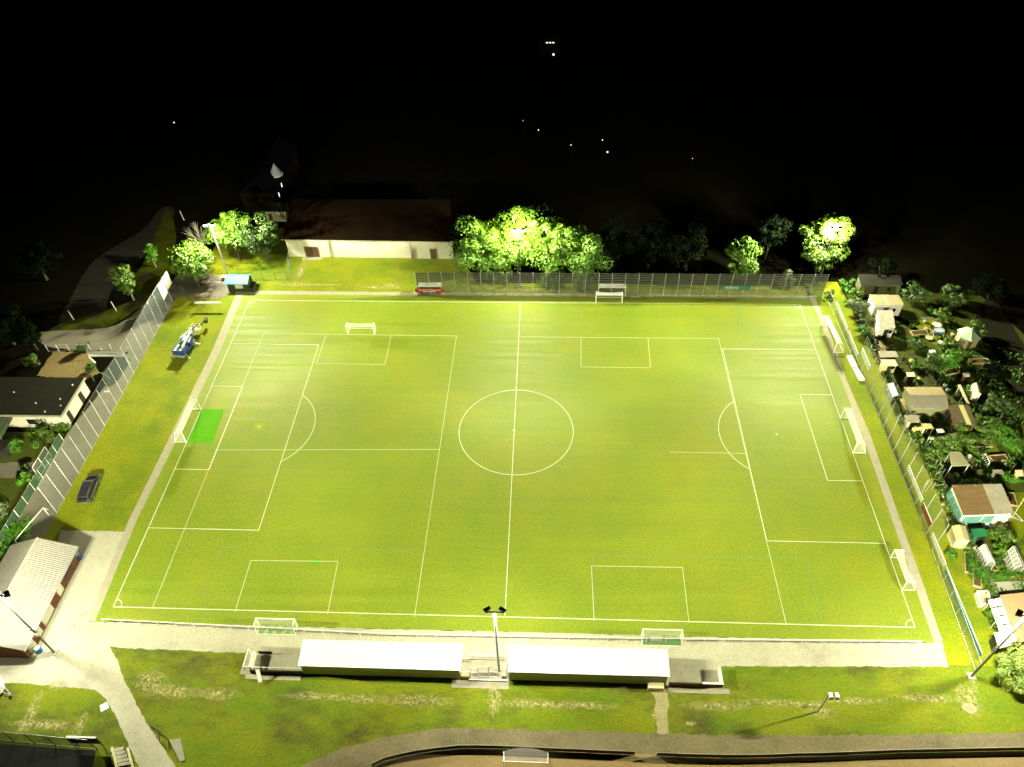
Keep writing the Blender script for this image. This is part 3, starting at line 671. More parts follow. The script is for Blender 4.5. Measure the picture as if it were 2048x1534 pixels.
for x_, w_ in ((-19.1, .5), (-18.5, .45), (-17.9, .6), (-17.2, .5)): bl.bb(x_, x_+w_, 34.68, 34.695, 1.0, 1.13)
bl.build('pale_stripe', white, t)
for x in (-20.5, -15.0): MB().cyl((x, 34.78, 0), (x, 34.78, 1.8), .04, n=5).build('post', white, t)
b_ = MB().bb(21.3, 23.2, 34.2, 34.6, .38, .45).bb(21.5, 21.6, 34.25, 34.55, 0, .38).bb(22.9, 23.0, 34.25, 34.55, 0, .38)
single('bench', b_, alu, 'grey bench in the shade right of the far dugout', 'bench', (22.2, 34.4))
MBx = MB().box((-20.7, 35.2, .3), (.9, .8, .6)); single('equipment_box', MBx, cream, 'pale box on the ground left of the welcome banner', 'box', (-20.7, 35.2))

# ================================================================= COVERED STANDS (near side)
def stand(x0, x1, label, left):
    xe = -32.6 if left else 27.3
    t = thing('covered_stand', label, 'grandstand', ((x0+x1)/2, -40.2), 'covered stands beside the near path')
    MB().corr((x0, -38.35, 3.1), (x1, -38.35, 3.1), (x1, -41.55, 2.75), (x0, -41.55, 2.75), 46, .035, .05).build('roof', roofw, t)
    MB().bb(x0-.02, x1+.02, -38.34, -38.26, 2.98, 3.12).build('fascia', white, t)
    MB().bb(x0+.2, x1-.2, -41.38, -41.26, .1, 2.62).build('back_wall', backw, t)
    MB().bb(x0+.3, x1-.3, -41.45, -41.39, 2.35, 2.55).build('back_beam', brown, t)
    for k in range(8):
        x = x0+.3+(x1-x0-.6)*k/7; MB().cyl((x, -38.6, .1), (x, -38.6, 3.0), .06, n=6).build('post', galv, t)
    for k in range(3):
        y = -41.2+k*.85; MB().bb(x0+.2, x1-.2, y, y+.83, .0, .75-.24*k).build('terrace_step', concrete, t)
    for x in (x0+.26, x1-.26):
        MB().poly([(x, -41.3, .1), (x, -38.6, .1), (x, -38.6, 1.3), (x, -41.3, 2.6)]).build('side_panel', netfar, t)
    return t
stand(-25.15, -4.95, 'covered stand left of the middle mast with white ribbed roof', True)
stand(.85, 20.45, 'covered stand right of the middle mast with white ribbed roof', False)
# open terrace ends
t = thing('terrace_end', 'open terrace end with pale rails and a low wall, left of the left stand', 'terrace', (-29, -40))
MB().bb(-31.7, -25.0, -41.55, -41.35, 0, .95).build('low_wall', roofd, t)
MB().bb(-32.0, -31.7, -41.0, -39.0, 0, 1.0).build('side_wall', whitewall, t)
MB().bb(-32.4, -25.3, -42.2, -41.6, 0, .06).build('plinth', concrete, t)
r = MB()
for a, b in [((-32.6, -41.1, 1.1), (-25.2, -41.1, 1.1)), ((-32.6, -41.1, 1.1), (-32.6, -38.7, 1.1)), ((-32.6, -38.7, 1.1), (-31.8, -39.6, .95))]: r.cyl(a, b, .055, n=6)
r.build('hand_rail', white, t)
for x, y in ((-32.6, -38.7), (-32.6, -41.1), (-30.2, -41.1), (-27.7, -41.1)): MB().cyl((x, y, 0), (x, y, 1.1), .05, n=6).build('post', white, t)
fr = MB().bb(-31.4, -29.7, -38.9, -38.8, .02, .7); fr.build('front_panel', roofd, t)
bd = MB().slab([(-30.9, -41.5, 1.15), (-30.4, -41.4, 1.2), (-29.9, -42.6, .35), (-30.4, -42.7, .3)], .06)
single('notice_board', bd, white, 'white board leaning on the low wall of the left terrace', 'board', (-30.4, -42, 0))
t = thing('terrace_end', 'open terrace end with a bright low wall, right of the right stand', 'terrace', (24, -40))
MB().bb(26.9, 27.15, -41.4, -39.3, 0, 1.0).build('side_wall', white, t)
MB().bb(20.6, 27.15, -41.55, -41.4, 0, 1.0).build('low_wall', brown, t)
MB().bb(24.6, 27.15, -41.58, -41.36, 1.0, 1.07).build('coping', white, t)
MB().bb(20.5, 28.0, -42.35, -41.6, 0, .08).build('plinth', kerb, t)
MB().bb(18.0, 19.9, -42.2, -41.5, 0, .9).build('counter', cream, t)
# store cage between the stands
t = thing('storage_cage', 'white-framed storage cage beside the foot of the middle mast', 'cage', (-2.8, -40.2))
def fr_panel(x0, x1, y, z0, z1, yb=None, m=white, tilt=0):
    mb = MB(); y2 = y+tilt
    for a, b in [((x0, y, z0), (x0, y2, z1)), ((x1, y, z0), (x1, y2, z1)), ((x0, y2, z1), (x1, y2, z1)), ((x0, y, z0), (x1, y, z0)), ((x0, (y+y2)/2, (z0+z1)/2), (x1, (y+y2)/2, (z0+z1)/2))]: mb.cyl(a, b, .05, n=5)
    o = mb.build('frame_panel', m, t)
    MB().quad((x0, y, z0), (x1, y, z0), (x1, y2, z1), (x0, y2, z1)).build('mesh', nets, o)
fr_panel(-3.9, .1, -38.9, .05, 1.3); fr_panel(-3.9, -3.0, -41.1, .05, 1.5, tilt=.5); fr_panel(-2.9, -1.7, -41.0, .05, 1.7, tilt=.5); fr_panel(-1.6, -.5, -41.0, .05, 1.6, tilt=.5)
fr_panel(-5.0, -4.0, -39.2, .05, 1.2); fr_panel(-5.0, -4.0, -41.0, .05, 1.2)
MB().bb(-4.1, .7, -41.6, -41.45, 0, .35).build('kerb_wall', white, t)
MB().bb(-5.0, -4.0, -41.45, -41.1, 0, .9).build('timber_box', wood, t)
MB().bb(.0, .55, -41.2, -39.6, 0, .8).build('bin', cream, t)
flat('slab', [(-6.2, -42.5), (.9, -42.5), (.9, -38.4), (-6.2, -38.4)], .03, kerb, True)

# ================================================================= CLUBHOUSE
t = thing('clubhouse', 'clubhouse with pale gabled roof and brown wall at the left edge', 'building', (-65, -33))
X0, X1, Y0, Y1 = -69.0, -61.15, -40.3, -25.8
bm_ = MB(); bm_.bb(X0, X1, Y0, Y1, 0, 3.0)
for y in (Y0, Y1): bm_.poly([(X0, y, 3.0), (X1, y, 3.0), (-65.1, y, 4.75)])
wl = bm_.build('wall', brick, t)
rf = MB(); rf.corr((-60.25, Y0-.4, 2.95), (-60.25, Y1+.4, 2.95), (-65.1, Y1+.4, 5.0), (-65.1, Y0-.4, 5.0), 52, .035, .08); rf.corr((-69.9, Y0-.4, 2.95), (-69.9, Y1+.4, 2.95), (-65.1, Y1+.4, 5.0), (-65.1, Y0-.4, 5.0), 52, .035, .08)
ro = rf.build('roof', rooft, t)
MB().cyl((-65.1, Y0-.42, 5.05), (-65.1, Y1+.42, 5.05), .12, n=6).build('ridge_cap', roofgrey, ro)
MB().cyl((-60.2, Y0-.4, 2.86), (-60.2, Y1+.4, 2.86), .07, n=6).build('gutter', galv, ro)
for y0, y1 in ((-31.6, -30.4), (-35.9, -33.4), (-37.7, -36.6), (-39.7, -38.4)):
    d = MB().bb(X1, X1+.07, y0, y1, .1, 2.3).build('shutter', cream, t)
    MB().bb(X1+.07, X1+.10, y0+.1, y1-.1, .25, 2.1).build('panel', whitewall, d)
MB().bb(X1+.02, X1+.10, -29.6, -27.4, .9, 2.1).build('window', darkm, t)
for lb, px, py, r, h in [('dark blue barrel at the far corner of the clubhouse', 152, 1116, .45, 1.0), ('light blue barrel at the near corner of the clubhouse', 72, 1302, .38, .9)]:
    p = G(px, py); p.x += .55; tt = thing('barrel', lb, 'barrel', (p.x, p.y), 'blue barrels by the clubhouse')
    mm = bluep if r > .4 else mat('sky_blue', (.06, .26, .5))
    MB().cyl((p.x, p.y, 0), (p.x, p.y, h), r, n=16).build('drum', mm, tt); MB().cyl((p.x, p.y, h), (p.x, p.y, h+.05), r*.9, n=16).build('lid', white, tt)
    MB().cyl((p.x, p.y, h*.32), (p.x, p.y, h*.38), r*1.04, n=16).cyl((p.x, p.y, h*.66), (p.x, p.y, h*.72), r*1.04, n=16).build('hoop', mm, tt)
def bicycle(x, y, az, lb):
    t = thing('bicycle', lb, 'bicycle', (x, y), 'bicycles by the clubhouse'); c, s = math.cos(az), math.sin(az)
    def P(u, z, l=0): return (x+u*c-l*s, y+u*s+l*c, z)
    for u in (-.52, .52):
        wm = MB(); n = 18
        for k in range(n):
            a, b = 2*math.pi*k/n, 2*math.pi*(k+1)/n
            wm.cyl(P(u+.33*math.cos(a), .35+.33*math.sin(a)), P(u+.33*math.cos(b), .35+.33*math.sin(b)), .03, n=4)
        w_ = wm.build('wheel', tyre, t); MB().cyl(P(u, .35, -.06), P(u, .35, .06), .05, n=6).build('hub', chrome, w_)
    f = MB()
    for a, b in [(P(-.52, .35), P(-.1, .35)), (P(-.1, .35), P(.38, .8)), (P(-.2, .85), P(.38, .85)), (P(-.1, .35), P(-.22, .95)), (P(-.52, .35), P(-.2, .85)), (P(.52, .35), P(.38, 1.0))]: f.cyl(a, b, .028, n=5)
    f.build('frame', alu, t)
    MB().cyl(P(.36, 1.02, -.28), P(.36, 1.02, .28), .022, n=5).build('handlebar', darkm, t)
    MB().box(P(-.22, .97), (.26, .14, .07), az).build('saddle', darkm, t)
p = G(143, 1150); bicycle(p.x-.1, p.y, math.radians(80), 'bicycle leaning at the clubhouse wall, nearer the blue barrel')
bicycle(p.x-.35, p.y-.9, math.radians(100), 'bicycle with pale wheels beside the first white shutter')
# dark yard behind the clubhouse
t = thing('yard_frame', 'white rail frame in the dark corner behind the clubhouse', 'frame', (-69.5, -20))
mb = MB()
for a, b in [((-69.2, -18.3, 1.9), (-70.6, -24, 1.9)), ((-69.2, -18.3, 0), (-69.2, -18.3, 1.9)), ((-70.6, -24, 0), (-70.6, -24, 1.9)), ((-69.2, -18.3, 1.9), (-68.3, -18.6, 1.9))]: mb.cyl(a, b, .06, n=6)
mb.build('rail', white, t)
# caravan
t = thing('caravan', 'white trailer with a tow bar at the left edge beside the near lawn', 'trailer', (-63, -45))
MB().prism([(-66.5, -46.0), (-62.6, -46.4), (-62.0, -44.6), (-62.6, -43.5), (-66.5, -43.2)], .5, 2.3).build('body', white, t)
MB().prism([(-66.4, -45.8), (-62.9, -46.1), (-62.4, -44.7), (-62.9, -43.7), (-66.4, -43.5)], 2.3, 2.45).build('roof', roofw, t)
MB().cyl((-62.3, -44.9, .5), (-60.9, -45.2, .45), .05, n=6).cyl((-62.6, -44.0, .5), (-60.9, -45.2, .45), .05, n=6).build('tow_bar', galv, t)
for y in (-46.1, -43.5): MB().cyl((-64.6, y-.1, .33), (-64.6, y+.1, .33), .33, n=14).build('wheel', tyre, t)
MB().bb(-61.1, -60.8, -45.35, -45.1, .3, .6).build('hitch', chrome, t)

# ================================================================= CAR
def car(x, y, az, label):
    t = thing('parked_car', label, 'car', (x, y)); c, s = math.cos(az), math.sin(az)
    def P(u, v, z): return (x+u*c-v*s, y+u*s+v*c, z)
    # longitudinal profile (u forward): rings with half width
    def loft(rings):
        mb = MB(); n = len(rings[0]); i = 0
        for r in rings: mb.v += [P(*q) for q in r]
        for a in range(len(rings)-1):
            for k in range(n):
                mb.f.append((a*n+k, a*n+(k+1) % n, (a+1)*n+(k+1) % n, (a+1)*n+k))
        mb.f.append(tuple(range(n-1, -1, -1))); mb.f.append(tuple(range((len(rings)-1)*n, len(rings)*n))); return mb
    def ring(u, hw, z0, z1, sh=.12):
        hw *= 1.09; z1 += .06; u *= 1.04
        return [(u, -hw, z0), (u, hw, z0), (u, hw+.0, (z0+z1)/2), (u, hw-.05, z1-sh), (u, hw-.2, z1), (u, -hw+.2, z1), (u, -hw+.05, z1-sh), (u, -hw, (z0+z1)/2)]
    body = loft([ring(-2.35, .78, .38, .9), ring(-2.25, .88, .28, 1.02), ring(-1.2, .92, .24, 1.02), ring(.6, .92, .24, 1.0), ring(1.5, .91, .24, .96), ring(2.05, .88, .26, .85), ring(2.3, .74, .32, .68)])
    bo_ = body.build('body', carp, t)
    def cr(u, hb, ht, z0, z1): return [(u, -hb, z0), (u, hb, z0), (u, ht, z1), (u, -ht, z1)]
    cab = loft([[(-2.28, -.78, 1.0), (-2.28, .78, 1.0), (-2.1, .64, 1.5), (-2.1, -.64, 1.5)], [(-.6, -.82, 1.0), (-.6, .82, 1.0), (-.6, .68, 1.63), (-.6, -.68, 1.63)], [(1.35, -.76, .98), (1.35, .76, .98), (.45, .64, 1.56), (.45, -.64, 1.56)]])
    ca_ = cab.build('windows', carg, t)
    for q in (bo_, ca_):
        for pl in q.data.polygons: pl.use_smooth = True
    sb = bo_.modifiers.new('round', 'SUBSURF'); sb.levels = 1; sb.render_levels = 1
    bv = ca_.modifiers.new('round', 'BEVEL'); bv.width = .12; bv.segments = 3
    rf = MB(); rf.v = []; pts = [(-2.15, .66, 1.53), (-.6, .70, 1.66), (.48, .66, 1.585)]
    for a in range(2):
        u0, w0, z0 = pts[a]; u1, w1, z1 = pts[a+1]
        rf.slab([P(u0, -w0, z0), P(u1, -w1, z1), P(u1, w1, z1), P(u0, w0, z0)], .06)
    r_ = rf.build('roof', carr, t)
    for v in (-.62, .62): MB().cyl(P(-2.0, v, 1.62), P(.4, v, 1.66), .045, n=5).build('roof_rail', chrome, r_)
    pm = MB()
    for v in (-1, 1):
        pm.cyl(P(.47, v*.67, 1.57), P(1.42, v*.79, 1.0), .04, n=5); pm.cyl(P(-2.12, v*.66, 1.52), P(-2.3, v*.8, 1.0), .05, n=5)
    pm.build('pillar', carp, t)
    MB().box(P(-2.36, 0, .55), (.22, 1.66, .26), az).build('rear_bumper', chrome, t); MB().cyl(P(.5, -.66, 1.62), P(.5, .66, 1.62), .05, n=5).build('windscreen_glint', chrome, t); MB().cyl(P(-2.16, -.66, 1.56), P(-2.16, .66, 1.56), .05, n=5).build('tailgate_glint', chrome, t)  # bright chrome bars paint in the rim highlights and the lit rear
    MB().box(P(2.28, 0, .45), (.12, 1.4, .2), az).build('front_bumper', carp, t)
    for v in (-.72, .72):
        MB().box(P(-2.33, v, .9), (.08, .2, .26), az).build('tail_light', darkm, t)
        MB().box(P(2.2, v, .66), (.16, .3, .12), az).build('headlight', chrome, t)
        MB().box(P(.95, v*1.38, 1.05), (.14, .2, .13), az).build('wing_mirror', carp, t)
    for u in (-1.45, 1.4):
        for v in (-.84, .84):
            w_ = MB().cyl(P(u, v-.1, .33), P(u, v+.1, .33), .34, n=18).build('wheel', tyre, t)
            MB().cyl(P(u, v-.115, .33), P(u, v+.115, .33), .2, n=10).build('rim', chrome, w_)
    t.scale = (1.1, 1.1, 1.1)
    return t
car(-64.7, -13.7, math.radians(97), 'dark grey estate car parked on the grass strip left of the pitch')

# ================================================================= LIFT MACHINE
t = thing('boom_lift', 'blue and white trailer boom lift parked on the left grass strip', 'boom lift', (-61, 20))
az = math.radians(82); bx0, by0 = -61.0, 18.2
c_, s_ = math.cos(az), math.sin(az)
def P(u, v, z): return (bx0+u*c_-v*s_, by0+u*s_+v*c_, z)
MB().box(P(0, 0, .7), (4.0, 2.1, .45), az).build('chassis', bluep, t)
bo = MB().box(P(-1.0, .05, 1.25), (1.9, 2.3, .66), az).build('engine_cover', bluep, t)
MB().box(P(-1.0, .62, 1.60), (1.7, .6, .05), az).box(P(-.95, -.45, 1.60), (1.6, .55, .05), az).build('cover_panel', lightblue, bo)
b2 = MB().box(P(1.2, -.1, 1.5), (2.0, 1.9, .5), az+.25).build('counterweight', bluep, t)
MB().box(P(1.3, .35, 1.78), (1.7, .5, .06), az+.25).box(P(1.3, -.7, 1.78), (1.6, .35, .06), az+.25).build('cover_panel', lightblue, b2)
MB().box(P(-2.2, 0, .75), (.35, 2.2, .35), az).build('bumper', alu, t)
MB().cyl(P(.2, -.2, 1.5), P(.2, -.2, 2.1), .42, .34, 12).build('turntable', darkm, t)
MB().cyl(P(-1.2, -.7, 2.1), P(3.2, -.35, 2.35), .2, .17, 8).build('lower_boom', white, t)
MB().cyl(P(3.2, -.35, 2.5), P(.6, .55, 2.5), .18, n=8).build('upper_boom', lightblue, t)
MB().cyl(P(2.8, .1, 2.2), P(5.6, -.35, 1.7), .15, n=8).build('fly_boom', darkm, t)
MB().box(P(3.3, .1, 1.5), (1.2, 1.1, .6), az).build('hydraulic_tank', mat('grey_green', (.25, .32, .27)), t)
MB().box(P(4.2, .05, 1.75), (.35, 1.7, .12), az).build('cross_beam', white, t)
bk = MB()
cs_ = [(4.6, -.7), (4.6, .7), (5.5, .7), (5.5, -.7)]
for q in range(4):
    (a0, b0), (a1, b1) = cs_[q], cs_[(q+1) % 4]
    for z_ in (.9, 1.4, 1.9): bk.cyl(P(a0, b0, z_), P(a1, b1, z_), .05, n=5)
    bk.cyl(P(a0, b0, .9), P(a0, b0, 1.9), .05, n=5)
bk.box(P(5.05, 0, .9), (.95, 1.45, .08), az); bk.build('basket', cream, t)
for u, v in ((-1.8, 1.7), (-1.8, -1.7), (2.0, 1.7), (2.0, -1.7)):
    MB().cyl(P(u*.8, v*.5, .8), P(u, v, .15), .09, n=6).box(P(u, v, .06), (.4, .4, .1), az).build('outrigger', alu, t)
for u in (-.9, .9):
    for v in (-1.05, 1.05): MB().cyl(P(u, v-.13, .38), P(u, v+.13, .38), .38, n=14).build('wheel', tyre, t)
MB().cyl(P(5.5, -.2, 1.0), P(7.0, -.7, 1.3), .11, n=6).box(P(7.2, -.9, 1.35), (.9, .6, .7), az+.4).build('winch', darkm, t)
# white beam sign
t = thing('signboard', 'long narrow white sign beam at the far end of the left grass strip', 'sign', (-60.4, 30.2))
MB().bb(-62.9, -57.6, 30.0, 30.15, 1.35, 1.8).build('beam', white, t)
for x in (-62.0, -58.5): MB().cyl((x, 30.2, 0), (x, 30.2, 1.5), .05, n=6).build('post', galv, t)

# ================================================================= GREEN HUT, SMALL FENCE
t = thing('green_hut', 'small dark green hut with turquoise roof at the far left pitch corner', 'hut', (-56, 36.6))
MB().bb(-58.2, -54.0, 35.6, 38.2, 0, 2.1).poly([(-58.2, 35.6, 2.1), (-58.2, 38.2, 2.1), (-58.2, 36.9, 2.8)]).poly([(-54.0, 35.6, 2.1), (-54.0, 38.2, 2.1), (-54.0, 36.9, 2.8)]).build('wall', darkgreen, t)
rf = MB(); rf.slab([(-58.5, 35.3, 2.1), (-53.8, 35.3, 2.1), (-53.8, 36.9, 2.95), (-58.5, 36.9, 2.95)], .08); rf.slab([(-58.5, 36.9, 2.95), (-53.8, 36.9, 2.95), (-53.8, 38.5, 2.1), (-58.5, 38.5, 2.1)], .08); rf.build('roof', teal, t)
MB().bb(-56.6, -55.1, 35.52, 35.6, .85, 1.75).build('hatch', whitewall, t)
MB().bb(-54.0, -53.1, 35.5, 37.6, 0, 1.0).build('side_bin', darkm, t)
p = G(450, 560); t = thing('feed_box', 'small orange-brown box with white lid left of the green hut', 'box', (p.x, p.y))
MB().box((p.x, p.y, .45), (.9, .8, .9)).build('box', brown, t); MB().box((p.x, p.y, .93), (1.1, .9, .06)).build('lid', cream, t)
fence('thin mesh fence between the green hut and the hall', lambda k: (-62.5+2.55*k, 39.2+.05*k), 6, 2.0, olive, olive, netfar, pr=.045)
fence('short pale mesh fence running to the corner of the long hall', lambda k: (-47.2-.45*k, 39.5+2.3*k), 3, 2.0, galv, galv, netf, pr=.045)

# ================================================================= HALL
t = thing('long_hall', 'long low hall with a pale wall and dark roof behind the far lawn', 'building', (-31.5, 57))
ya, yb = 47.5, 46.9
MB().prism([(-48.9, ya), (-14.3, yb), (-16.3, 61), (-50.5, 61)], 0, 4.35).build('wall', whitewall, t)
rf = MB(); rf.slab([(-49.4, ya-.3, 4.47), (-14.1, yb-.3, 4.47), (-16.0, 61.3, 5.3), (-50.6, 61.3, 5.3)], .12)
ro = rf.build('roof', mat('hall_roof', (.012, .0065, .003), (.007, .0045, .003), s=.3, rough=1, spec=0, fine=.15), t)
MB().cyl((-49.6, ya-.34, 4.4), (-14.0, yb-.34, 4.4), .09, n=6).build('gutter', kerb, ro)
for x0, x1, z in ((-45.3, -42.5, 2.5), (-19.0, -17.9, 2.4)):
    yy = ya+(x0+48.9)/34.6*(yb-ya)
    d = MB().prism([(x0, yy-.06), (x1, yy-.11), (x1, yy+.02), (x0, yy+.02)], 0, z).build('door', brown, t)
    MB().prism([(x0-.15, yy-.04), (x1+.15, yy-.09), (x1+.15, yy+.01), (x0-.15, yy+.01)], 0, z+.15).build('frame', roofgrey, d)
    if x1-x0 > 2: MB().bb((x0+x1)/2-.03, (x0+x1)/2+.03, yy-.14, yy-.09, 0, z).build('door_gap', darkm, d)
for x in (-40.0, -23.0):
    yy = ya+(x+48.9)/34.6*(yb-ya)
    MB().bb(x-.12, x+.12, yy-.22, yy-.02, 0, 4.3).build('downpipe', roofgrey, t)
flat('forecourt', [(-46, 46.2), (-42, 46.2), (-41.5, 47.4), (-46, 47.4)], .03, concrete, True)

# far farm house with turret
t = thing('turret_house', 'dark house with a grey cone turret far behind the long hall', 'house', (-58, 72))
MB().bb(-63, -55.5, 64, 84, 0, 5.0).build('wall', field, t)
rf = MB(); rf.slab([(-63.5, 63.5, 5.0), (-59.2, 63.5, 8.0), (-59.2, 84.5, 8.0), (-63.5, 84.5, 5.0)], .15); rf.slab([(-59.2, 63.5, 8.0), (-55, 63.5, 5.0), (-55, 84.5, 5.0), (-59.2, 84.5, 8.0)], .15); rf.build('roof', mat('slate_roof', (.005, .006, .008), (.004, .005, .006), spec=0, rough=1), t)
tw = MB().cyl((-56.4, 70.6, 0), (-56.4, 70.6, 6.0), 1.1, n=14).build('turret', field, t)
MB().cyl((-56.4, 70.6, 6.05), (-56.3, 70.5, 8.7), 1.45, .02, 14).build('turret_roof', mat('cone_roof', (.22, .25, .25), rough=.8), tw)
MB().cyl((-56.4, 70.6, 5.9), (-56.4, 70.6, 6.05), 1.6, n=14).build('turret_eave', whitewall, tw)
MB().bb(-55.45, -55.35, 69.5, 69.75, 3.3, 4.4).build('window', winlit, t); MB().bb(-55.45, -55.35, 66.6, 66.8, 2.6, 3.6).build('window', winlit, t)
t = thing('outbuilding', 'small outbuilding with one floodlit pale wall behind the dark tree', 'building', (-55, 61.5))
MB().bb(-57.2, -52.6, 60.6, 63.6, 0, 2.6).build('wall', cream, t); MB().bb(-57.4, -52.4, 60.4, 63.9, 2.6, 2.8).build('roof', roofd, t)
MB().bb(-56.6, -55.8, 60.5, 60.59, 0, 2).build('door', brown, t)

# ================================================================= LEFT BUILDING
t = thing('flat_roofed_house', 'white-walled house with a dark flat roof at the left edge', 'house', (-82, 3.5))
MB().bb(-98, -74.2, -.9, 7.5, 0, 2.9).build('wall', whitewall, t)
rf = MB().bb(-98.2, -73.95, -1.15, 7.75, 2.9, 3.15).build('roof', roofd, t)
MB().bb(-98.2, -73.9, -1.22, -1.05, 2.85, 3.25).bb(-74.02, -73.85, -1.05, 7.8, 2.85, 3.25).build('roof_edge', roofgrey, rf)
for x, y in ((-79.5, 1.6), (-75.2, 5.9), (-75.8, 2.6), (-75.0, 1.1), (-77, -.3), (-84.5, 4.0)): MB().cyl((x, y, 3.15), (x, y, 3.4), .11, n=8).build('vent', whitewall, rf)
MB().bb(-74.2, -74.12, .3, 1.2, .1, 2.2).build('door', darkm, t); MB().bb(-74.2, -74.12, 4.6, 5.6, .1, 2.2).build('door', darkm, t)
MB().bb(-80.5, -79.0, -1.0, -.92, .9, 2.0).build('window', carg, t)
t = thing('lean_to', 'green ribbed lean-to roof beside the flat-roofed house', 'lean-to', (-85, -3.2))
MB().corr((-93, -1.3, 2.7), (-82.2, -1.3, 2.7), (-82.2, -5.4, 2.3), (-93, -5.4, 2.3), 12, .05, .05).build('roof', mat('greenish_sheet', (.12, .16, .10), (.09, .13, .08)), t)
for x in (-82.5, -87, -92.5): MB().cyl((x, -5.2, 0), (x, -5.2, 2.3), .06, n=6).build('post', white, t)
t = thing('garden_shelter', 'dark shelter block beside the lean-to at the left edge', 'shed', (-82, -6.2))
MB().bb(-84.0, -81.0, -7.6, -5.6, 0, 1.9).build('wall', darkm, t); MB().bb(-84.2, -80.8, -7.8, -5.5, 1.9, 2.0).build('roof', roofd, t)

# big net goal frame behind the ball-stop fence
t = thing('throwing_cage', 'net cage with a thick white top net behind the left ball-stop fence', 'cage', (-73, 15))
a, b = G(173, 704, 2.6), G(249, 706, 2.6); a2, b2 = G(178, 713, 2.4), G(250, 713, 2.4)
mb = MB()
N = 10
for k in range(N):
    f0, f1 = k/N, (k+1)/N
    p_, q_ = a.lerp(b, f0), a.lerp(b, f1); r__, s__ = a2.lerp(b2, f0), a2.lerp(b2, f1)
    mb.quad(p_, q_, s__, r__)
mb.build('top_net', roofw, t)
c2 = G(192, 735, 2.2)
MB().slab([G(176, 714, 2.5), G(180, 713, 2.5), G(192, 724, 2.3), G(188, 726, 2.3)], .06).build('side_net', white, t)
mb = MB()
for e in (a, b, a2, b2): mb.cyl((e.x, e.y, 0), (e.x, e.y, e.z), .07, n=6)
mb.cyl(a, b, .07, n=6); mb.cyl(a2, b2, .07, n=6)
cc = Vector((a2.x+3.2, a2.y-3.2, 0)); n = 14; prev = None
for k in range(n+1):
    th = math.pi*k/n; pp = (cc.x-1.6*math.cos(th), cc.y-.6, 2.2*math.sin(th)+.05)
    if prev: mb.cyl(prev, pp, .04, n=5)
    prev = pp
mb.build('frame', galv, t)
fence('short row of white fence posts left of the net cage', lambda k: (-86.5+1.95*k, 17.6+.1*k), 6, 1.6, white, kerb, netf, pr=.05)
# low dark block built in place of a cast shadow
t = thing('shadow_shape', 'low dark block in place of a shadow beside the ball-stop fence, next to the net cage', 'shadow_block', (-70.6, 10))
mb = MB(); pts = [G2(215, 768), G2(237, 760), G2(262, 722), G2(247, 713), G2(232, 718), G2(205, 752)]
mb.prism(pts, .012, .5); mb.build('shadow_block', mat('dark_shadow_tone', (.05, .06, .05), (.035, .045, .04), s=1.5, rough=.6), t)
sm = MB()
for k in range(4): sm.bb(-71.3+.25*k, -71.2+.25*k, 6.9, 7.3, .5, .56)
sm.build('white_bar', white, t)

# ================================================================= BOTTOM EDGE
BP = [(742, 1528), (768, 1516), (800, 1508), (835, 1501), (872, 1496), (918, 1491), (962, 1491), (1005, 1492), (1048, 1494), (1092, 1496), (1136, 1498), (1180, 1500), (1225, 1502), (1270, 1504), (1315, 1506), (1360, 1508), (1405, 1509), (1450, 1510), (1500, 1510), (1550, 1509), (1600, 1507), (1650, 1506), (1700, 1504), (1750, 1502), (1800, 1500), (1850, 1499), (1900, 1498), (1950, 1497), (2000, 1496), (2060, 1495)]
t = thing('perimeter_barrier', 'curved low board barrier between the sandy track and the clay pitch', 'barrier', (20, -49.5))
pw = [G2(x, y-1, 1.0) for x, y in BP]
cols = [brown, mat('grey_boards', (.11, .10, .06)), brown, mat('maroon_boards', (.10, .03, .02)), mat('black_boards', (.03, .03, .025))]
for k in range(len(pw)-1):
    if k in (13,): continue
    a, b = pw[k], pw[k+1]
    bo = MB().slab([(a[0], a[1], .98), (b[0], b[1], .98), (b[0], b[1]-.05, .98), (a[0], a[1]-.05, .98)], .88).build('board', cols[(k*7+k//3) % 5], t)
    MB().cyl((a[0], a[1]-.02, 1.02), (b[0], b[1]-.02, 1.02), .05, n=6).build('rail', kerb, bo)
    MB().cyl((a[0], a[1], 0), (a[0], a[1], 1.0), .05, n=6).build('post', galv, t)
mbk = MB(); mbk.strip([(x, y-.35) for x, y in pw], .15, .05); struct('kerb_strip', mbk, road_m)
# bottom-left court fence with green screen
fence('court fence with dark green screen in the bottom left corner', lambda k: (-60.5+2.6*k-.0*k, -50.4-.14*k), 5, 3.0, darkm, galv, net_mat('windbreak', (.05, .14, .09), .6), pr=.05)
t = thing('sight_board', 'dark board with a white top edge behind the court fence', 'board', (-48.5, -50.5))
MB().bb(-50.1, -46.6, -50.9, -50.75, 1.2, 2.9).build('panel', darkm, t); MB().bb(-50.1, -46.6, -50.92, -50.72, 2.9, 3.0).build('top_edge', white, t)
for x in (-49.9, -46.8): MB().cyl((x, -50.8, 0), (x, -50.8, 1.3), .06, n=5).build('post', darkm, t)
t = thing('steps', 'concrete steps with pale side walls leading down beside the court', 'steps', (-43.5, -52.5))
for k in range(5):
    p = G(238+k*4, 1500+k*7); MB().box((p.x-.2, p.y, .1), (1.5, .4, .2-.02*k), .2).build('step', concrete, t)
p, q = G(245, 1497), G(262, 1540)
for dx in (-1.2, .7): MB().cyl((p.x+dx, p.y, .25), (q.x+dx, q.y-.5, .2), .16, n=4).build('side_wall', cream, t)
t = thing('bike_rail', 'dark bent handrail at the edge of the sloping path', 'railing', (-41, -47.5))
mb = MB(); a, b, c3_ = G(302, 1452, .9), G(318, 1462, .9), G(319, 1483, .9)
mb.cyl(a, b, .06, n=6); mb.cyl(b, c3_, .06, n=6)
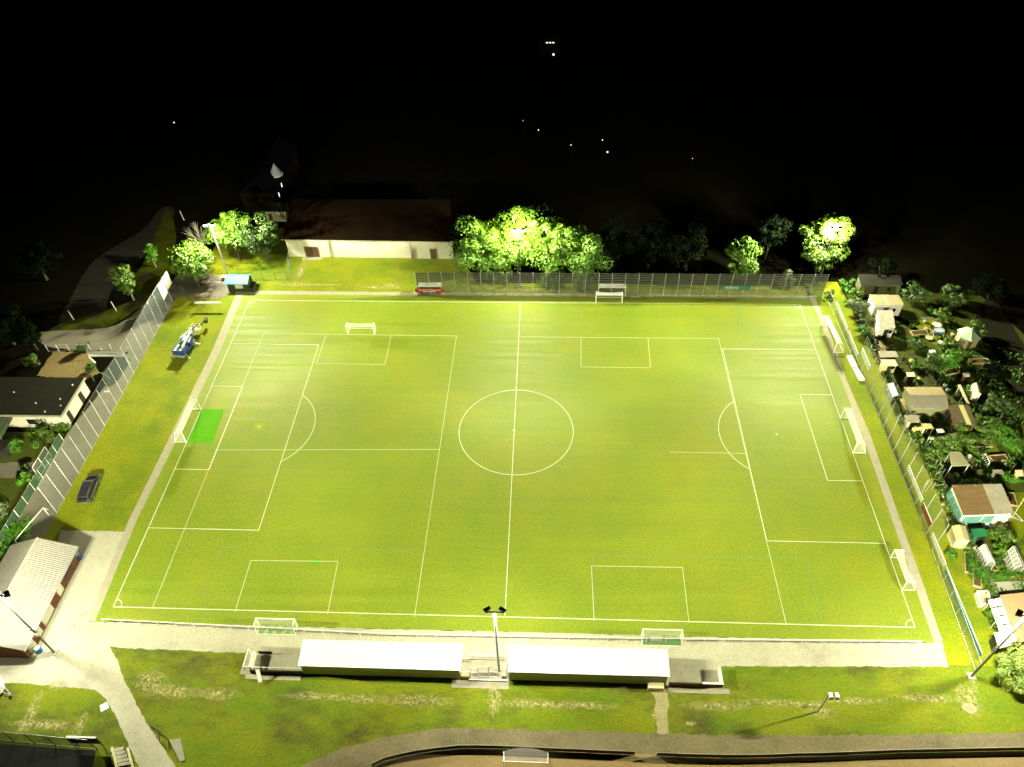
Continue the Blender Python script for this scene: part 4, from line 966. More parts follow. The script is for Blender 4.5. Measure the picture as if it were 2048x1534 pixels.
for e in (a, b, c3_): mb.cyl((e.x, e.y, 0), tuple(e), .06, n=6)
mb.build('rail', darkm, t)
p = G(209, 1414); single('paving_slab', MB().box((p.x, p.y, .05), (.9, .9, .1), .6), white, 'loose white square slab on the lawn beside the sloping path', 'slab', (p.x, p.y))
p = G(352, 1500); mb = MB(); mb.slab([(p.x-1.2, p.y+1.1, .12), (p.x+.1, p.y+1.3, .12), (p.x+1.5, p.y-1.1, .12), (p.x+1.0, p.y-1.3, .12)], .1)
single('stone_edging', mb, roofgrey, 'pointed stone edging slab beside the bottom of the path', 'slab', (p.x, p.y))
# double lantern post on the near lawn
t = thing('lantern_post', 'short lamp post with two white lamp heads on the near lawn', 'lamp post', (38.1, -44.1))
MB().cyl((38.1, -44.1, 0), (38.1, -44.1, 4.9), .1, .06, 8).build('pole', olive, t)
MB().cyl((37.6, -44.1, 4.9), (38.9, -44.1, 4.9), .05, n=6).build('crossarm', olive, t)
for x in (38.3, 39.0):
    h_ = MB().box((x, -44.15, 4.95), (.4, .55, .3)).build('lamp_head', white, t); MB().box((x, -44.5, 4.85), (.4, .16, .3)).build('visor', darkm, h_)
single('stake', MB().cyl((37.2, -43.5, 0), (37.2, -43.5, .5), .12, n=6), alu, 'small pale stake beside the foot of the lantern post', 'stake', (37.2, -43.5))

# ================================================================= TREES
def crown(R, H, lobes, leaves, leaf, seed, flat_=1.0, gap=.0):
    rnd = random.Random(seed); mb = MB(); cs = []
    for i in range(lobes):
        th = rnd.uniform(0, 2*math.pi); ph = math.acos(rnd.uniform(-1, 1)); rr = rnd.uniform(.3, .85)
        cs.append((R*rr*math.sin(ph)*math.cos(th), R*rr*math.sin(ph)*math.sin(th), H*.5*rr*math.cos(ph)*1.05, R*rnd.choice((.14, .18, .24, .32, .40))))
    for i in range(leaves):
        c = cs[rnd.randrange(lobes)]; th = rnd.uniform(0, 2*math.pi); cz = rnd.uniform(-.7, 1); sq = math.sqrt(1-cz*cz)
        d = Vector((sq*math.cos(th), sq*math.sin(th), cz)); r = c[3]*rnd.uniform(.72, 1.12)
        p = Vector(c[:3])+Vector((d.x*r, d.y*r, d.z*r*.8*flat_))
        nrm = (d+Vector((rnd.uniform(-.7, .7), rnd.uniform(-.7, .7), rnd.uniform(-.2, .9)))).normalized()
        u = nrm.orthogonal().normalized(); v = nrm.cross(u); a = rnd.uniform(0, math.pi); ca, sa = math.cos(a), math.sin(a)
        u, v = u*ca+v*sa, v*ca-u*sa; s = leaf*rnd.uniform(.55, 1.25)
        mb.poly([p-u*s*.5, p+v*s*.28-u*s*.1, p+u*s*.5, p-v*s*.28+u*s*.08])
    return mb, cs
CR_CACHE = {}
def tree(px, py, h, R, label, m, cat='tree', group=None, var=0, ch=None, leaf=.5, dens=1.0, name='tree', barkm=None, tilt=(0, 0), world=None):
    """px,py: foot of the trunk in the picture; h total height; R crown radius; ch crown height"""
    p = Vector((world[0], world[1], 0)) if world else G(px, py)
    ch = ch or h*.8
    t = thing(name, label, cat, (p.x, p.y), group)
    key = (var, round(leaf, 2), round(R, 1), round(ch, 1))
    n = int(2300*dens*(R/4)**1.3*(.5/leaf))
    mb, cs = crown(R, ch, 26+int(R*5), max(450, int(n*1.5)), leaf, var*17+int(px)+3)
    zc = h-ch*.5
    mb.v = [(x+p.x+tilt[0], y+p.y+tilt[1], z+zc) for x, y, z in mb.v]
    mb.build('crown', m, t)
    tr = MB(); bt = barkm or bark
    tr.cyl((p.x, p.y, 0), (p.x+tilt[0]*.5, p.y+tilt[1]*.5, zc*.8), .05*R+.05, .035*R+.03, 8)
    for c in cs[:7]: tr.cyl((p.x+tilt[0]*.5, p.y+tilt[1]*.5, zc*.75), (p.x+tilt[0]+c[0]*.8, p.y+tilt[1]+c[1]*.8, zc+c[2]*.8), .02*R+.03, .02, 5)
    tr.build('trunk', bt, t)
    return t
def bush(px, py, R, H, label, m, leaf=.3, dens=1.0, name='bush', z0=0, cat='bush', group=None, ry_=None, world=None, rz=0):
    p = Vector((world[0], world[1], 0)) if world else G(px, py)
    t = thing(name, label, cat, (p.x, p.y), group)
    n = int(1100*dens*(R/1.5)**1.3*(.3/leaf))
    mb, cs = crown(R, H*1.1, 12+int(R*3), max(200, n), leaf, int(px*3+py))
    ys = (ry_/R) if ry_ else 1; ca, sa = math.cos(rz), math.sin(rz)
    mb.v = [(x*ca-y*ys*sa+p.x, x*sa+y*ys*ca+p.y, max(.05, z+H*.5+z0)) for x, y, z in mb.v]
    mb.build('foliage', m, t)
    s = MB()
    for c in cs[:6]: s.cyl((p.x, p.y, 0), (p.x+c[0]*.6, p.y+c[1]*.6*ys, H*.6), .05, .02, 5)
    s.build('stem', bark, t)
    return t
GT = 'tall trees behind the far fence'
tree(0, 0, 11.2, 6.0, 'tree at the left end of the tall group, next to the long hall', leafA, group=GT, var=1, world=(-8.2, 43.5), leaf=.5, dens=2.0, ch=11)
tree(0, 0, 13.6, 6.6, 'white-hot lit tree right behind the middle far mast', leafA, group=GT, var=2, world=(-1.0, 44.4), leaf=.5, dens=2.2, ch=13.4)
tree(0, 0, 12.2, 6.4, 'tree right of the middle far mast with layered lit boughs', leafA, group=GT, var=3, world=(6.6, 44.0), leaf=.5, dens=2.1, ch=12)
tree(0, 0, 10.2, 5.6, 'lower tree leaning towards the far fence at the right of the group', leafA, group=GT, var=4, world=(13.0, 42.2), leaf=.5, dens=1.9, ch=10)
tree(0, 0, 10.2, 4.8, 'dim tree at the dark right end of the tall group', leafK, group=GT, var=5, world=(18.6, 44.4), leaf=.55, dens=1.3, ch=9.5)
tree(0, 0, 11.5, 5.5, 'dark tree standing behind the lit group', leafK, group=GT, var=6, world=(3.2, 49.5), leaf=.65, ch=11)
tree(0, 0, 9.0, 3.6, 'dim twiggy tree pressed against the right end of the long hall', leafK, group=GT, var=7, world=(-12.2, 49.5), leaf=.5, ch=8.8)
bush(0, 0, 2.4, 3.6, 'drooping bush poking over the far fence below the lit trees', leafA, .4, name='bush', group=None, world=(11.8, 37.6))
bush(0, 0, 2.2, 3.4, 'small bush touching the far fence right below the tree group', leafB, .4, world=(5.2, 38.2))
bush(0, 0, 2.6, 3.4, 'broad bush under the white-hot tree at the foot of the mast', leafB, .4, world=(-4.5, 39.8))
GD = 'dark trees along the unlit part of the far fence'
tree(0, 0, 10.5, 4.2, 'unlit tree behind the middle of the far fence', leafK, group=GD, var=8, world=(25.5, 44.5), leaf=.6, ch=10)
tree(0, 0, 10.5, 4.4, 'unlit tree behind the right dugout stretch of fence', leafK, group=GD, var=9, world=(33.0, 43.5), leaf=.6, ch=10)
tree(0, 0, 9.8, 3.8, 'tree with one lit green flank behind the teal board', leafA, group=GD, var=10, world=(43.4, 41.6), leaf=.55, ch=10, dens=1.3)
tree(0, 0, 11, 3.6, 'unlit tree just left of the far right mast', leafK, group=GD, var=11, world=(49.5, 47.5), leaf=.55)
tree(0, 0, 14.2, 5.0, 'overexposed tree around the far right floodlight', leafB, group=None, var=12, world=(58.6, 43.2), leaf=.6, dens=1.9, ch=13.5)
bush(0, 0, 1.7, 3.6, 'white-flowering bush left of the far right mast', leafP, .35, world=(51.5, 38.5))
# left group
tree(398, 572, 9.6, 5.0, 'bright round tree left of the far left mast', leafA, var=13, leaf=.45, dens=1.4)
tree(480, 520, 12.0, 5.0, 'yellow-green tree right of the far left mast', leafA, var=14, leaf=.45, dens=1.4)
tree(536, 520, 10.2, 4.4, 'dark green tree between the yellow-green tree and the hall', leafC, var=15, leaf=.45, dens=1.3)
tree(268, 600, 8.6, 2.9, 'dim round tree on the dark verge at the left', leafB, var=16, leaf=.4, barkm=barkp)
tree(312, 534, 6.2, 1.7, 'small slim tree on the verge above the round one', leafD, var=17, leaf=.35, barkm=barkp)
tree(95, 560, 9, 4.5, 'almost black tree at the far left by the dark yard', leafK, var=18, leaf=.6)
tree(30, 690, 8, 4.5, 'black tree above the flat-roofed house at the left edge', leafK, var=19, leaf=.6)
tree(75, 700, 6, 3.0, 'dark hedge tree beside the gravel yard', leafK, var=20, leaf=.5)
# bare tree
def bare_tree(px, py, h, label):
    p = G(px, py); t = thing('bare_tree', label, 'tree', (p.x, p.y)); rnd = random.Random(5)
    MB().cyl((p.x, p.y, 0), (p.x, p.y, h*.4), .2, .14, 8).build('trunk', barkp, t)
    mb = MB()
    for k in range(26):
        a = rnd.uniform(0, 6.28); e = rnd.uniform(.25, 1.25); r = h*rnd.uniform(.4, .66)
        s0 = Vector((p.x, p.y, h*rnd.uniform(.15, .42))); d = Vector((math.cos(a)*math.cos(e), math.sin(a)*math.cos(e), math.sin(e))); q = s0+d*r*.55
        mb.cyl(s0, q, .07, .045, 5)
        for j in range(5):
            dd = (d+Vector((rnd.uniform(-.5, .5), rnd.uniform(-.5, .5), rnd.uniform(-.2, .5)))).normalized(); mb.cyl(q, q+dd*r*rnd.uniform(.3, .55), .035, .012, 4)
    mb.build('branches', barkp, t)
bare_tree(412, 506, 7.5, 'leafless pale tree left of the far left mast')
bare_tree(148, 640, 4.5, 'leafless little tree trunk on the curved verge') if False else None
for px, py, lb in [(148, 640, 'pale stump post at the left end of the curved verge'), (233, 622, 'pale post in the middle of the curved verge'), (368, 440, 'pale post in the dark grass by the far path')]:
    p = G(px, py); single('post', MB().cyl((p.x, p.y, 0), (p.x-.3, p.y+.2, 2.2), .1, .07, 6), whitewall, lb, 'post', (p.x, p.y), 'pale posts in the verges')
# left garden
bush(30, 895, 2.3, 1.6, 'low green shrub bed at the left edge below the shelter', leafD, .3)
bush(85, 880, 2.5, 1.9, 'dark shrub bed between the garden path and the gate', leafB, .3)
bush(100, 845, 1.6, 3.2, 'dark conifer in front of the white house wall', leafC, .3)
bush(128, 860, 1.5, 1.6, 'clipped olive hedge at the corner of the white house', leafB, .25)
bush(52, 965, 1.4, 2.0, 'round bright bush beside the left garden gate', leafD, .3)
bush(52, 940, 1.1, 1.3, 'black unlit bush on the garden path', leafC, .3)
bush(2, 1030, 1.6, 2.6, 'pale flowering bush at the left edge', leafP, .3)
bush(25, 1075, 3.2, .9, 'bright green ground plants left of the road', leafD, .28, ry_=4.2)
bush(170, 700, 1.4, 1.8, 'dark shrub at the corner of the net cage', leafC, .3)
bush(185, 740, 1.2, 1.4, 'small olive shrub under the net cage arch', leafB, .28)
bush(70, 728, 1.8, 2.2, 'dim olive shrub at the left of the gravel yard', leafB, .3)
# big bush lower right
bush(2040, 1365, 3.9, 4.4, 'very bright round bush at the lower right edge', mat('leaves_lamplit', (0.27, 0.36, 0.07), (0.14, 0.24, 0.03), s=1.2, rough=.5, spec=.4), .34, dens=3.0, name='large_bush')  # brighter leaf copy: lamp spill on this bush is put into the colour

# ================================================================= ALLOTMENTS
def V3(px, py, z): p = G(px, py, z); return (p.x, p.y, z)
def shed(label, pts, z, roofm, wallm, inset=.15, base=0, door=True, name='shed', th=.1, corr=0, z2=None, cat='shed', group='allotment sheds', strip_=None, dm=None):
    """pts: four roof corner pixels a,b (far edge, left to right) c,d (near edge, right to left)"""
    zb = z if z2 is None else z2
    A, B, Cc, D = V3(*pts[0], zb), V3(*pts[1], zb), V3(*pts[2], z), V3(*pts[3], z)
    cx, cy = sum(q[0] for q in (A, B, Cc, D))/4, sum(q[1] for q in (A, B, Cc, D))/4
    t = thing(name, label, cat, (cx, cy), group)
    if corr: MB().corr(A, B, Cc, D, corr, .04, .04).build('roof', roofm, t)
    else: MB().slab([A, D, Cc, B], th).build('roof', roofm, t)
    def ins(q): 
        vx, vy = q[0]-cx, q[1]-cy; l = math.hypot(vx, vy); f = max(.2, (l-inset*1.4)/l); return (cx+vx*f, cy+vy*f)
    if wallm:
        P4 = [ins(q) for q in (A, D, Cc, B)]; tops = [zb-th-.005, z-th-.005, z-th-.005, zb-th-.005]
        mb = MB(); mb.v = [(q[0], q[1], base) for q in P4]+[(q[0], q[1], tt) for q, tt in zip(P4, tops)]
        mb.f = [(3, 2, 1, 0), (4, 5, 6, 7)]+[(k, (k+1) % 4, 4+(k+1) % 4, 4+k) for k in range(4)]
        mb.build('wall', wallm, t)
        if door:
            a, b = Vector(P4[1]), Vector(P4[2]); d = (b-a).normalized(); n = Vector((d.y, -d.x)); m0 = a+(b-a)*.35
            q = [m0+n*.05, m0+d*.8+n*.05, m0+d*.8-n*.02, m0-n*.02]
            MB().prism([(e.x, e.y) for e in q], base, min(1.95, z-.2)).build('door', dm or darkm, t)
            m1 = a+(b-a)*.68
            q = [m1+n*.05, m1+d*.6+n*.05, m1+d*.6-n*.02, m1-n*.02]
            MB().prism([(e.x, e.y) for e in q], 1.0, min(1.75, z-.3)).build('window', carg, t)
    else:
        for q in (A, D, Cc, B):
            i_ = ins(q); MB().cyl((i_[0], i_[1], base), (i_[0], i_[1], q[2]-th), .06, n=6).build('post', white, t)
    if strip_:
        f0, f1 = strip_; A, B, Cc, D = map(Vector, (A, B, Cc, D)); e = Vector((0, 0, .012))
        MB().slab([A.lerp(B, f0)+e, D.lerp(Cc, f0)+e, D.lerp(Cc, f1)+e, A.lerp(B, f1)+e], .02).build('roof_strip', yellow if strip_[0] > .4 and wallm is brown else cream, t)
    return t
def gable(label, a0, a1, r1, r0, ze, zr, roofm, wallm, name='shed', group='allotment sheds', cat='shed', dm=None, roof2=None):
    """a0,a1: eave pixels; r0,r1 ridge pixels over them; other eave mirrored"""
    A0, A1, R0, R1 = V3(*a0, ze), V3(*a1, ze), V3(*r0, zr), V3(*r1, zr)
    B0 = (2*R0[0]-A0[0], 2*R0[1]-A0[1], ze); B1 = (2*R1[0]-A1[0], 2*R1[1]-A1[1], ze)
    cx, cy = (R0[0]+R1[0])/2, (R0[1]+R1[1])/2
    t = thing(name, label, cat, (cx, cy), group)
    MB().slab([A0, A1, R1, R0], .09).build('roof', roofm, t); MB().slab([R0, R1, B1, B0], .09).build('roof', roof2 or roofm, t)
    def ins(q, z): return (cx+(q[0]-cx)*.93, cy+(q[1]-cy)*.93, z)
    W = [ins(A0, 0), ins(A1, 0), ins(B1, 0), ins(B0, 0)]
    i = 0; mb = MB(); mb.v = W+[ins(A0, ze-.1), ins(A1, ze-.1), ins(B1, ze-.1), ins(B0, ze-.1), ins(R0, zr-.12), ins(R1, zr-.12)]
    mb.f = [(0, 1, 5, 4), (2, 3, 7, 6), (1, 2, 6, 9, 5), (3, 0, 4, 8, 7), (3, 2, 1, 0)]
    mb.build('wall', wallm, t)
    return t
# farther row
shed('unlit cabin with an olive front wall beyond the first garden', [(1716, 548), (1800, 550), (1806, 570), (1722, 568)], 2.5, roofd, mat('olive_wall', (.22, .23, .10), (.17, .18, .08)), name='garden_cabin')
shed('tan-roofed cabin with a glowing white side wall near the far corner', [(1738, 589), (1798, 590), (1809, 610), (1750, 610)], 2.7, rooftan, white, corr=14, name='garden_cabin', strip_=(.42, .52), dm=brown)
shed('ribbed lean-to roof attached below the tan-roofed cabin', [(1754, 620), (1786, 621), (1791, 657), (1760, 658)], 2.3, roofgrey, white, corr=12, name='lean_to', cat='lean-to')
shed('low grey shed with a double roof above the white playhouse', [(1756, 702), (1792, 702), (1797, 714), (1761, 715)], 1.9, roofgrey, brown, corr=9)
shed('pale-roofed octagonal playhouse by the ball-stop fence', [(1761, 719), (1790, 719), (1796, 731), (1766, 732)], 1.9, cream, yellow, name='playhouse')
shed('light blue greenhouse with ribbed panes by the tall fence', [(1774, 768), (1787, 765), (1797, 790), (1785, 794)], 1.8, lightblue, glass, corr=4, name='greenhouse', cat='greenhouse')
gable('large cabin with a pale gabled roof and two roof vents', (1808, 774), (1882, 774), (1893, 790), (1819, 790), 2.3, 2.9, rooftan, mat('cabin_boards', (.22, .22, .12)), name='garden_cabin', roof2=roofgrey)
shed('brown cabin with a yellow strip down its roof', [(1895, 810), (1937, 810), (1954, 849), (1912, 849)], 2.4, mat('umber_roof', (.12, .10, .045), (.09, .075, .035)), brown, name='garden_cabin', strip_=(.52, .75))
gable('small white shed with a gabled roof deep in the gardens', (1944, 768), (1949, 784), (1958, 783), (1953, 765), 1.9, 2.3, cream, white)
shed('small grey-roofed shed beside the stacked timber', [(1808, 830), (1836, 830), (1841, 844), (1814, 845)], 2.0, roofgrey, backw, corr=8)
shed('yellow awning roof on white posts', [(1842, 847), (1862, 847), (1869, 858), (1849, 858)], 2.0, yellow, None, corr=7, name='awning', cat='awning')
shed('long narrow yellow awning left of the square one', [(1824, 855), (1848, 853), (1850, 859), (1827, 861)], 2.0, yellow, None, name='awning', cat='awning')
shed('mint green sheet roof over the overgrown arbour', [(1856, 874), (1892, 873), (1897, 877), (1861, 879)], 2.1, mat('mint', (.35, .5, .3)), None, name='arbour', cat='arbour')
shed('beige party tent open at the front in the dark garden', [(1898, 903), (1920, 903), (1941, 931), (1903, 932)], 2.3, mat('beige_canvas', (.34, .33, .19), (.3, .29, .17)), None, name='party_tent', cat='tent')
# big brown-roofed house
t = shed('big garden house with a brown and grey roof and teal panes', [(1903, 970), (2003, 968), (2028, 1027), (1927, 1031)], 2.6, roofbrown, white, corr=26, name='garden_house', cat='house', z2=3.0, door=False)
A, B, Cc, D = [Vector(V3(*q, zz)) for q, zz in (((1903, 970), 3.0), ((2003, 968), 3.0), ((2028, 1027), 2.6), ((1927, 1031), 2.6))]
e = Vector((0, 0, .06)); MB().slab([A.lerp(B, .62)+e, D.lerp(Cc, .62)+e, Cc+e, B+e], .03).build('roof_sheet', roofgrey, t)
for k in range(4):
    f0, f1 = .03+k*.245, .21+k*.245
    a_, b_ = A.lerp(D, f0), A.lerp(D, f1); o_ = Vector((.05, 0, 0))
    MB().prism([(a_.x+.02, a_.y), (b_.x+.02, b_.y), (b_.x+.3, b_.y), (a_.x+.3, a_.y)], .7, 2.2).build('window', tealwin, t)
for f0, f1 in ((.06, .42), (.46, .66)):
    a_, b_ = D.lerp(Cc, f0), D.lerp(Cc, f1); MB().prism([(a_.x, a_.y+.02), (b_.x, b_.y+.02), (b_.x, b_.y+.3), (a_.x, a_.y+.3)], .6, 2.1).build('window', tealwin, t)
gable('pale yellow gabled shed by the low fence', (1903, 1052), (1913, 1080), (1929, 1078), (1919, 1049), 2.0, 2.4, yellow, cream, roof2=wood)
shed('dark green canvas store with a white frame next to the yellow shed', [(1941, 1058), (1969, 1056), (1976, 1072), (1948, 1074)], 1.8, greenp, greenp, name='canvas_store')
def greenhouse(label, a0, a1, r1, r0, ze, zr, pane):
    A0, A1, R0, R1 = [Vector(V3(*q, zz)) for q, zz in ((a0, ze), (a1, ze), (r0, zr), (r1, zr))]
    B0 = Vector((2*R0.x-A0.x, 2*R0.y-A0.y, ze)); B1 = Vector((2*R1.x-A1.x, 2*R1.y-A1.y, ze))
    t = thing('greenhouse', label, 'greenhouse', ((R0.x+R1.x)/2, (R0.y+R1.y)/2), 'allotment greenhouses')
    dn = lambda q: Vector((q.x, q.y, .05))
    MB().quad(A0, A1, R1, R0).quad(R0, R1, B1, B0).build('roof_panes', pane, t)
    MB().quad(dn(A0), dn(A1), A1, A0).quad(dn(B1), dn(B0), B0, B1).poly([dn(A1), dn(B1), B1, R1, A1]).poly([dn(B0), dn(A0), A0, R0, B0]).build('side_panes', glass, t)
    mb = MB()
    for k in range(6):
        f = k/5; a, r, b = A0.lerp(A1, f), R0.lerp(R1, f), B0.lerp(B1, f)
        for p_, q_ in ((a, r), (r, b), (dn(a), a), (dn(b), b)): mb.cyl(p_, q_, .035, n=4)
    for p_, q_ in ((A0, A1), (R0, R1), (B0, B1), (dn(A0), dn(A1)), (dn(B0), dn(B1))): mb.cyl(p_, q_, .045, n=4)
    mb.build('frame', white, t)
    MB().slab([dn(A0)+Vector((-.15, .1, .12)), dn(A1)+Vector((-.15, -.15, .12)), dn(B1)+Vector((.15, -.15, .12)), dn(B0)+Vector((.15, .1, .12))], .15).build('base', cream, t)
greenhouse('greenhouse with opaque white panes below the canvas store', (1958, 1096), (1975, 1125), (1986, 1122), (1968, 1088), 1.6, 2.1, mat('milky_pane', (.62, .62, .46), alpha=.9))
greenhouse('clear greenhouse with crops inside at the right edge', (2016, 1102), (2030, 1136), (2044, 1130), (2027, 1092), 1.6, 2.2, glass)
# cold frame
t = thing('cold_frame', 'white-walled open bed frame beside the long paved garden yard', 'cold frame', G2(1965, 1202))
c1, c2, c3, c4 = [G2(*q) for q in ((1950, 1188), (1971, 1187), (1978, 1210), (1957, 1214))]
mb = MB()
for a, b in ((c1, c2), (c2, c3), (c3, c4), (c4, c1)):
    d = Vector(b)-Vector(a); n_ = Vector((-d.y, d.x)).normalized()*.13
    mb.prism([(a[0]-n_.x, a[1]-n_.y), (b[0]-n_.x, b[1]-n_.y), (b[0]+n_.x, b[1]+n_.y), (a[0]+n_.x, a[1]+n_.y)], 0, .7)
mb.build('wall', white, t); MB().prism([c1, c2, c3, c4], .02, .35).build('soil', wood, t)
flat('patio', [(1975, 1165), (2100, 1158), (2100, 1300), (2010, 1300), (1985, 1230)], .02, concrete)
t = thing('sun_house', 'tan-roofed house with a white glazed side at the right edge', 'house', G2(2050, 1240))
A, B, Cc, D = [Vector(V3(*q, 2.8)) for q in ((2000, 1190), (2090, 1180), (2110, 1275), (2036, 1285))]
MB().slab([A, D, Cc, B], .12).build('roof', mat('light_tan_roof', (.34, .24, .12), (.3, .21, .1), fine=.08), t)
MB().prism([(A.x+.5, A.y-.2), (D.x+.5, D.y+.2), (Cc.x-.2, Cc.y+.2), (B.x-.2, B.y-.2)], 0, 2.66).build('wall', brown, t)
for r_i in range(2):
    for k in range(5):
        f0, f1 = .04+k*.19, .205+k*.19; a_, b_ = A.lerp(D, f0), A.lerp(D, f1)
        x0_, x1_ = (-1.25+.75*r_i), (-.58+.75*r_i); zt = 1.95+.38*r_i
        MB().slab([(a_.x+x0_, a_.y, zt), (b_.x+x0_, b_.y, zt), (b_.x+x1_, b_.y, zt+.3), (a_.x+x1_, a_.y, zt+.3)], .05).build('glazed_panel', white, t)
for k in range(3):
    q = A.lerp(D, .1+.4*k); MB().cyl((q.x-1.2, q.y, 0), (q.x-1.2, q.y, 1.95), .05, n=5).build('post', white, t)
shed('grey-white flat shelter tucked against the big bright bush', [(1988, 1265), (2012, 1262), (2024, 1290), (1998, 1297)], 2.1, whitewall, darkgreen, name='shelter', cat='shelter')
# hexagonal pavilion
t = thing('garden_pavilion', 'cream hexagonal summer house with a pale green peaked roof', 'summer house', G2(1929, 690))
pc = G(1929, 686); R_ = 2.1; hx = [(pc.x+R_*math.cos(math.radians(60*k+20)), pc.y+R_*math.sin(math.radians(60*k+20))) for k in range(6)]
MB().prism([(pc.x+(x-pc.x)*.86, pc.y+(y-pc.y)*.86) for x, y in hx], 0, 2.1).build('wall', mat('cream_boards', (.36, .34, .18)), t)
mb = MB()
for k in range(6):
    a, b = hx[k], hx[(k+1) % 6]; mb.poly([(a[0], a[1], 2.1), (b[0], b[1], 2.1), (pc.x, pc.y, 3.3)])
mb.poly([(x, y, 2.1) for x, y in reversed(hx)])
mb.build('roof', mat('mint_roof', (.30, .40, .26), (.36, .44, .30)), t)
MB().box((pc.x-.3, pc.y-1.78, .95), (.7, .14, 1.9), .1).build('door', brown, t)
MB().cyl((pc.x, pc.y, 3.3), (pc.x, pc.y, 3.7), .06, n=5).build('finial', white, t)
# pergola beam
a, b = V3(1919, 769, 2.2), V3(1937, 806, 2.2)
t = thing('pergola', 'long white beam of a pergola beside the brown cabin', 'pergola', (a[0], (a[1]+b[1])/2))
d = Vector(b)-Vector(a); n_ = Vector((-d.y, d.x, 0)).normalized()*.17
MB().slab([Vector(a)-n_, Vector(b)-n_, Vector(b)+n_, Vector(a)+n_], .2).build('beam', cream, t)
for f in (.05, .5, .95): q = Vector(a).lerp(Vector(b), f); MB().cyl((q.x, q.y, 0), (q.x, q.y, 2.0), .06, n=5).build('post', white, t)
# stacked timber
t = thing('timber_stack', 'stack of pale timber boards beside the large cabin', 'timber stack', G2(1812, 815))
for k in range(6):
    a, b = V3(1801+k*3.2, 798-.3*k, .7), V3(1808+k*3.4, 824-.6*k, .5); MB().cyl(a, b, .16, n=4).build('board', wood, t)
MB().box((*G2(1806, 806), .25), (1.6, .3, .5), .2).box((*G2(1812, 820), .2), (1.8, .3, .4), .2).build('bearer', brown, t)
# small garden furniture and bits
def table(px, py, label, top, r=.5, h=.75, name='garden_table', cat='table', group=None):
    p = G(px, py); t = thing(name, label, cat, (p.x, p.y), group)
    MB().cyl((p.x, p.y, h-.05), (p.x, p.y, h), r, n=14).build('table_top', top, t)
    for k in range(3): a = 2.1*k; MB().cyl((p.x, p.y, h-.05), (p.x+r*.7*math.cos(a), p.y+r*.7*math.sin(a), 0), .03, n=5).build('leg', top, t)
    return t
table(1720, 638, 'white round table in the shade beside the lean-to', white)
table(1871, 655, 'large white round table in the sitting area of the middle garden', white, .8)
table(1878, 690, 'white oval table by the hedge in the middle garden', white, .45)
table(1857, 677, 'pale round table top lying in the lit grass', cream, .7, .3)
def chair(px, py, label, m, az=0, group=None):
    p = G(px, py); t = thing('garden_chair', label, 'chair', (p.x, p.y), group)
    MB().box((p.x, p.y, .42), (.5, .5, .06), az).build('seat', m, t); MB().box((p.x+.24*math.sin(-az)*-1, p.y+.24*math.cos(az), .72), (.5, .06, .55), az).build('backrest', m, t)
    for dx in (-.2, .2):
        for dy in (-.2, .2): MB().cyl((p.x+dx, p.y+dy, 0), (p.x+dx, p.y+dy, .4), .025, n=4).build('leg', white, t)
chair(1862, 660, 'garden chair with a red-brown cushion left of the large white table', brown)
chair(1868, 666, 'garden chair with a deep red cushion in front of the large white table', mat('deep_red', (.25, .02, .04)))
chair(1879, 664, 'pale garden chair right of the large white table', cream)
chair(1751, 650, 'blue garden chair beside the lean-to', bluep)
chair(1754, 664, 'dark blue garden chair at the near corner of the lean-to', bluep, .4)
chair(1757, 657, 'orange garden chair between two blue ones', mat('orange', (.45, .12, .02)), .2)
chair(1753, 690, 'dark cushioned chair by the white paved spot', mat('plum', (.07, .01, .03)))
chair(1905, 1070-20, 'white chair beside the teal-windowed house', white) if False else None
t = thing('garden_swing', 'garden swing seat with a light blue canopy and white frame', 'swing seat', G2(1873, 672))
p = G(1873, 672)
MB().slab([(p.x-.8, p.y+.4, 1.5), (p.x-.8, p.y-.5, 1.4), (p.x+.8, p.y-.5, 1.4), (p.x+.8, p.y+.4, 1.5)], .05).build('canopy', lightblue, t)
MB().bb(p.x-.7, p.x+.7, p.y-.3, p.y+.2, .42, .5).build('seat', bluep, t)
for s in (-1, 1): MB().cyl((p.x+s*.9, p.y-.7, 0), (p.x+s*.9, p.y, 1.55), .04, n=5).cyl((p.x+s*.9, p.y+.7, 0), (p.x+s*.9, p.y, 1.55), .04, n=5).build('frame', white, t)
def pot(px, py, r, h, m, label, name='planter', cat='planter', group=None):
    p = G(px, py); t = thing(name, label, cat, (p.x, p.y), group)
    MB().cyl((p.x, p.y, 0), (p.x, p.y, h), r*.8, r, 10).build('pot', m, t)
    mb, cs = crown(r*1.1, r*1.6, 5, 60, .2, int(px)); mb.v = [(x+p.x, y+p.y, z+h+.3) for x, y, z in mb.v]; mb.build('plant', leafD, t)
